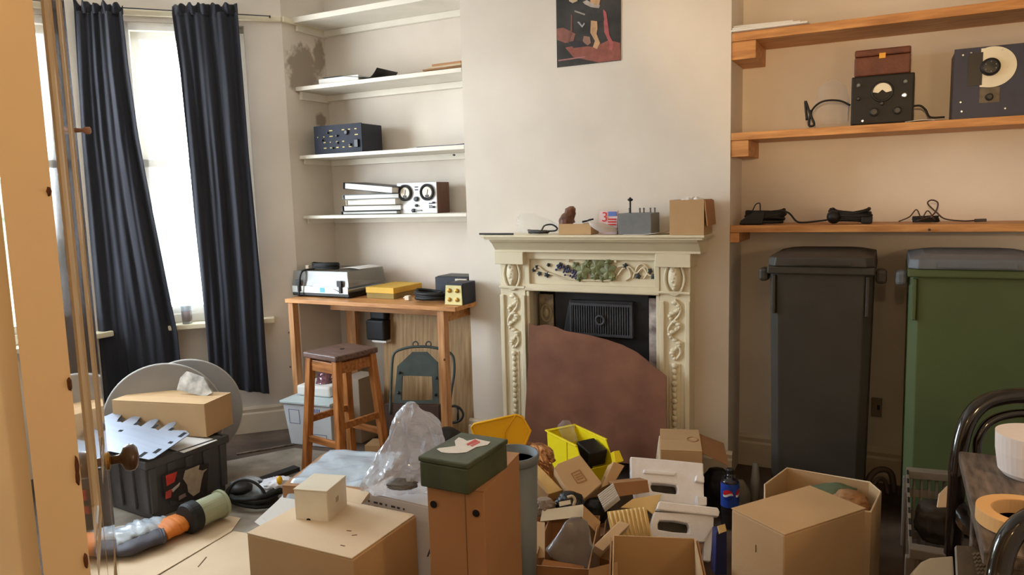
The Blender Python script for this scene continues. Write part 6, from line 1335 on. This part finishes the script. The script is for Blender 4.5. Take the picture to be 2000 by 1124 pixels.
# table, chairs, tape
TZ = 0.72
tb = thing('wooden_table', 'weathered grey wooden table at the right edge', 'table', (0.5, 1.45, 0))
MB().rng(0.152, 0.86, 1.38, 1.90, TZ-0.028, TZ).build('tabletop', GREYW, tb, world=True, bevel=0.004)
for x in (0.20, 0.81):
    for y in (1.43, 1.85): MB().rng(x-0.022, x+0.022, y-0.022, y+0.022, 0.002, TZ-0.0285).build('leg', GREYW, tb, world=True, bevel=0.003)
MB().rng(0.225, 0.785, 1.84, 1.86, TZ-0.11, TZ-0.029).rng(0.225, 0.785, 1.42, 1.44, TZ-0.11, TZ-0.029).rng(0.19, 0.21, 1.455, 1.825, TZ-0.11, TZ-0.029).rng(0.80, 0.82, 1.455, 1.825, TZ-0.11, TZ-0.029).build('apron', GREYW, tb, world=True)
cT = onZ(2006, 1000, TZ+0.026)
t = thing('masking_tape', 'roll of masking tape lying on the grey table', 'tape', (cT[0], cT[1], TZ+0.0008)); R1 = 0.077
MB().lathe([(R1, 0), (R1, 0.026), (R1*0.70, 0.026), (R1*0.70, 0)], 48).build('tape_roll', TAPE, t, bevel=0.001)
m_ = MB(); m_.lathe([(R1*0.698, 0.0), (R1*0.698, 0.025), (R1*0.675, 0.025), (R1*0.675, 0.0)], 48); m_.build('core', CARD, t)
cP = onZ(2022, 930, TZ); R2 = 0.072
t = thing('paper_roll', 'white paper roll standing on the grey table behind the tape', 'paper roll', (cP[0], cP[1], TZ+0.0008))
MB().lathe([(R2*0.80, 0), (R2*0.92, 0.01), (R2, 0.05), (R2*1.02, 0.088), (R2*0.3, 0.088), (R2*0.3, 0.06)], 40).build('roll', mat('soft_paper', (232, 220, 214), 0.8, 0.03, 8), t, smooth=False)
MB().lathe([(R2*0.29, 0.06), (R2*0.29, 0.0875), (R2*0.26, 0.0875), (R2*0.26, 0.06)], 20).build('core', CARD, t)
def bent_chair(label, D, pts, inner, r, face, zs):
    P_ = [Vector(onD(x, y, D)) for x, y in pts]; c = sum(P_, Vector())/len(P_)
    t = thing('bentwood_chair', label, 'chair', (c.x, c.y, 0), 0, 'black bentwood chairs at the table')
    Ll, Rr = P_[0], P_[-1]; F_ = Vector(face)
    full = [Vector((Ll.x, Ll.y, 0.004))+F_*-0.04, Vector((Ll.x, Ll.y, zs))]+P_+[Vector((Rr.x, Rr.y, zs)), Vector((Rr.x, Rr.y, 0.004))+F_*-0.04]
    MB().tube(curve_pts(full, 10), r, 12).build('back_hoop', GLOSSB, t, world=True, smooth=True)
    if inner: MB().tube(curve_pts([onD(x, y, D) for x, y in inner], 8), r*0.55, 10).build('inner_hoop', GLOSSB, t, world=True, smooth=True)
    sc = Vector(((Ll.x+Rr.x)/2, (Ll.y+Rr.y)/2, 0))+F_*0.20; hw = (Ll-Rr).length/2+0.01
    MB().lathe([(hw*0.92, zs-0.02), (hw, zs-0.01), (hw, zs+0.01), (hw*0.85, zs+0.016), (0.005, zs+0.012)], 36, Matrix.Translation(sc)).build('seat', GLOSSB, t, world=True)
    sd = Vector((-F_.y, F_.x, 0))
    for s_ in (-1, 1): a = sc+F_*hw*0.6+sd*s_*hw*0.6; MB().tube([Vector((a.x, a.y, zs-0.021)), Vector((a.x, a.y, 0.004))+F_*0.04+sd*s_*0.02], [r*0.9, r*0.7], 10).build('leg', GLOSSB, t, world=True, smooth=True)
    return t
bent_chair('black bentwood chair behind the table, hooped back against green bin', 2.02, [(1870, 905), (1886, 832), (1914, 793), (1955, 777), (2010, 774), (2062, 786), (2094, 826), (2108, 905)], [(1908, 890), (1910, 858), (1928, 828), (1962, 812), (2010, 808), (2050, 822), (2072, 858), (2074, 890)], 0.0215, (0.1, -0.99, 0), 0.46)
bent_chair('black bentwood chair nearest the camera at lower right corner', 1.02, [(1946, 1190), (1952, 1110), (1972, 1052), (2012, 1014), (2070, 996), (2150, 1000), (2220, 1040), (2260, 1190)], None, 0.0155, (-0.3, -0.95, 0), 0.46)
ncl = np.array(nrm(0, 52)); cl = [(1868, 1066), (1900, 1068), (1924, 1090), (1945, 1124), (1950, 1150), (1872, 1150)]
k = slab(cl, 1.50, ncl, 0.01); t = thing('woven_mat', 'grey woven mat draped below the left table edge', 'mat', mid(k)); k.build('cloth', mat('grey_woven', (128, 118, 106), 0.9, 0.2, 30, 0.3, 200), t, world=True)
k = MB(); P0w = np.array(onD(*cen(cl), 1.50))
for i in range(8):
    for j in range(4):
        x, y = 1900+7*j+3.0*i*0.6, 1084+7.5*i; k.beam(onP(x, y, P0w+ncl*0.0012, ncl), onP(x+5, y-4, P0w+ncl*0.0012, ncl), 0.0035, 0.002, ncl)
k.build('woven_stitches', mat('pale_stitch', (170, 158, 140), 0.9), t, world=True)
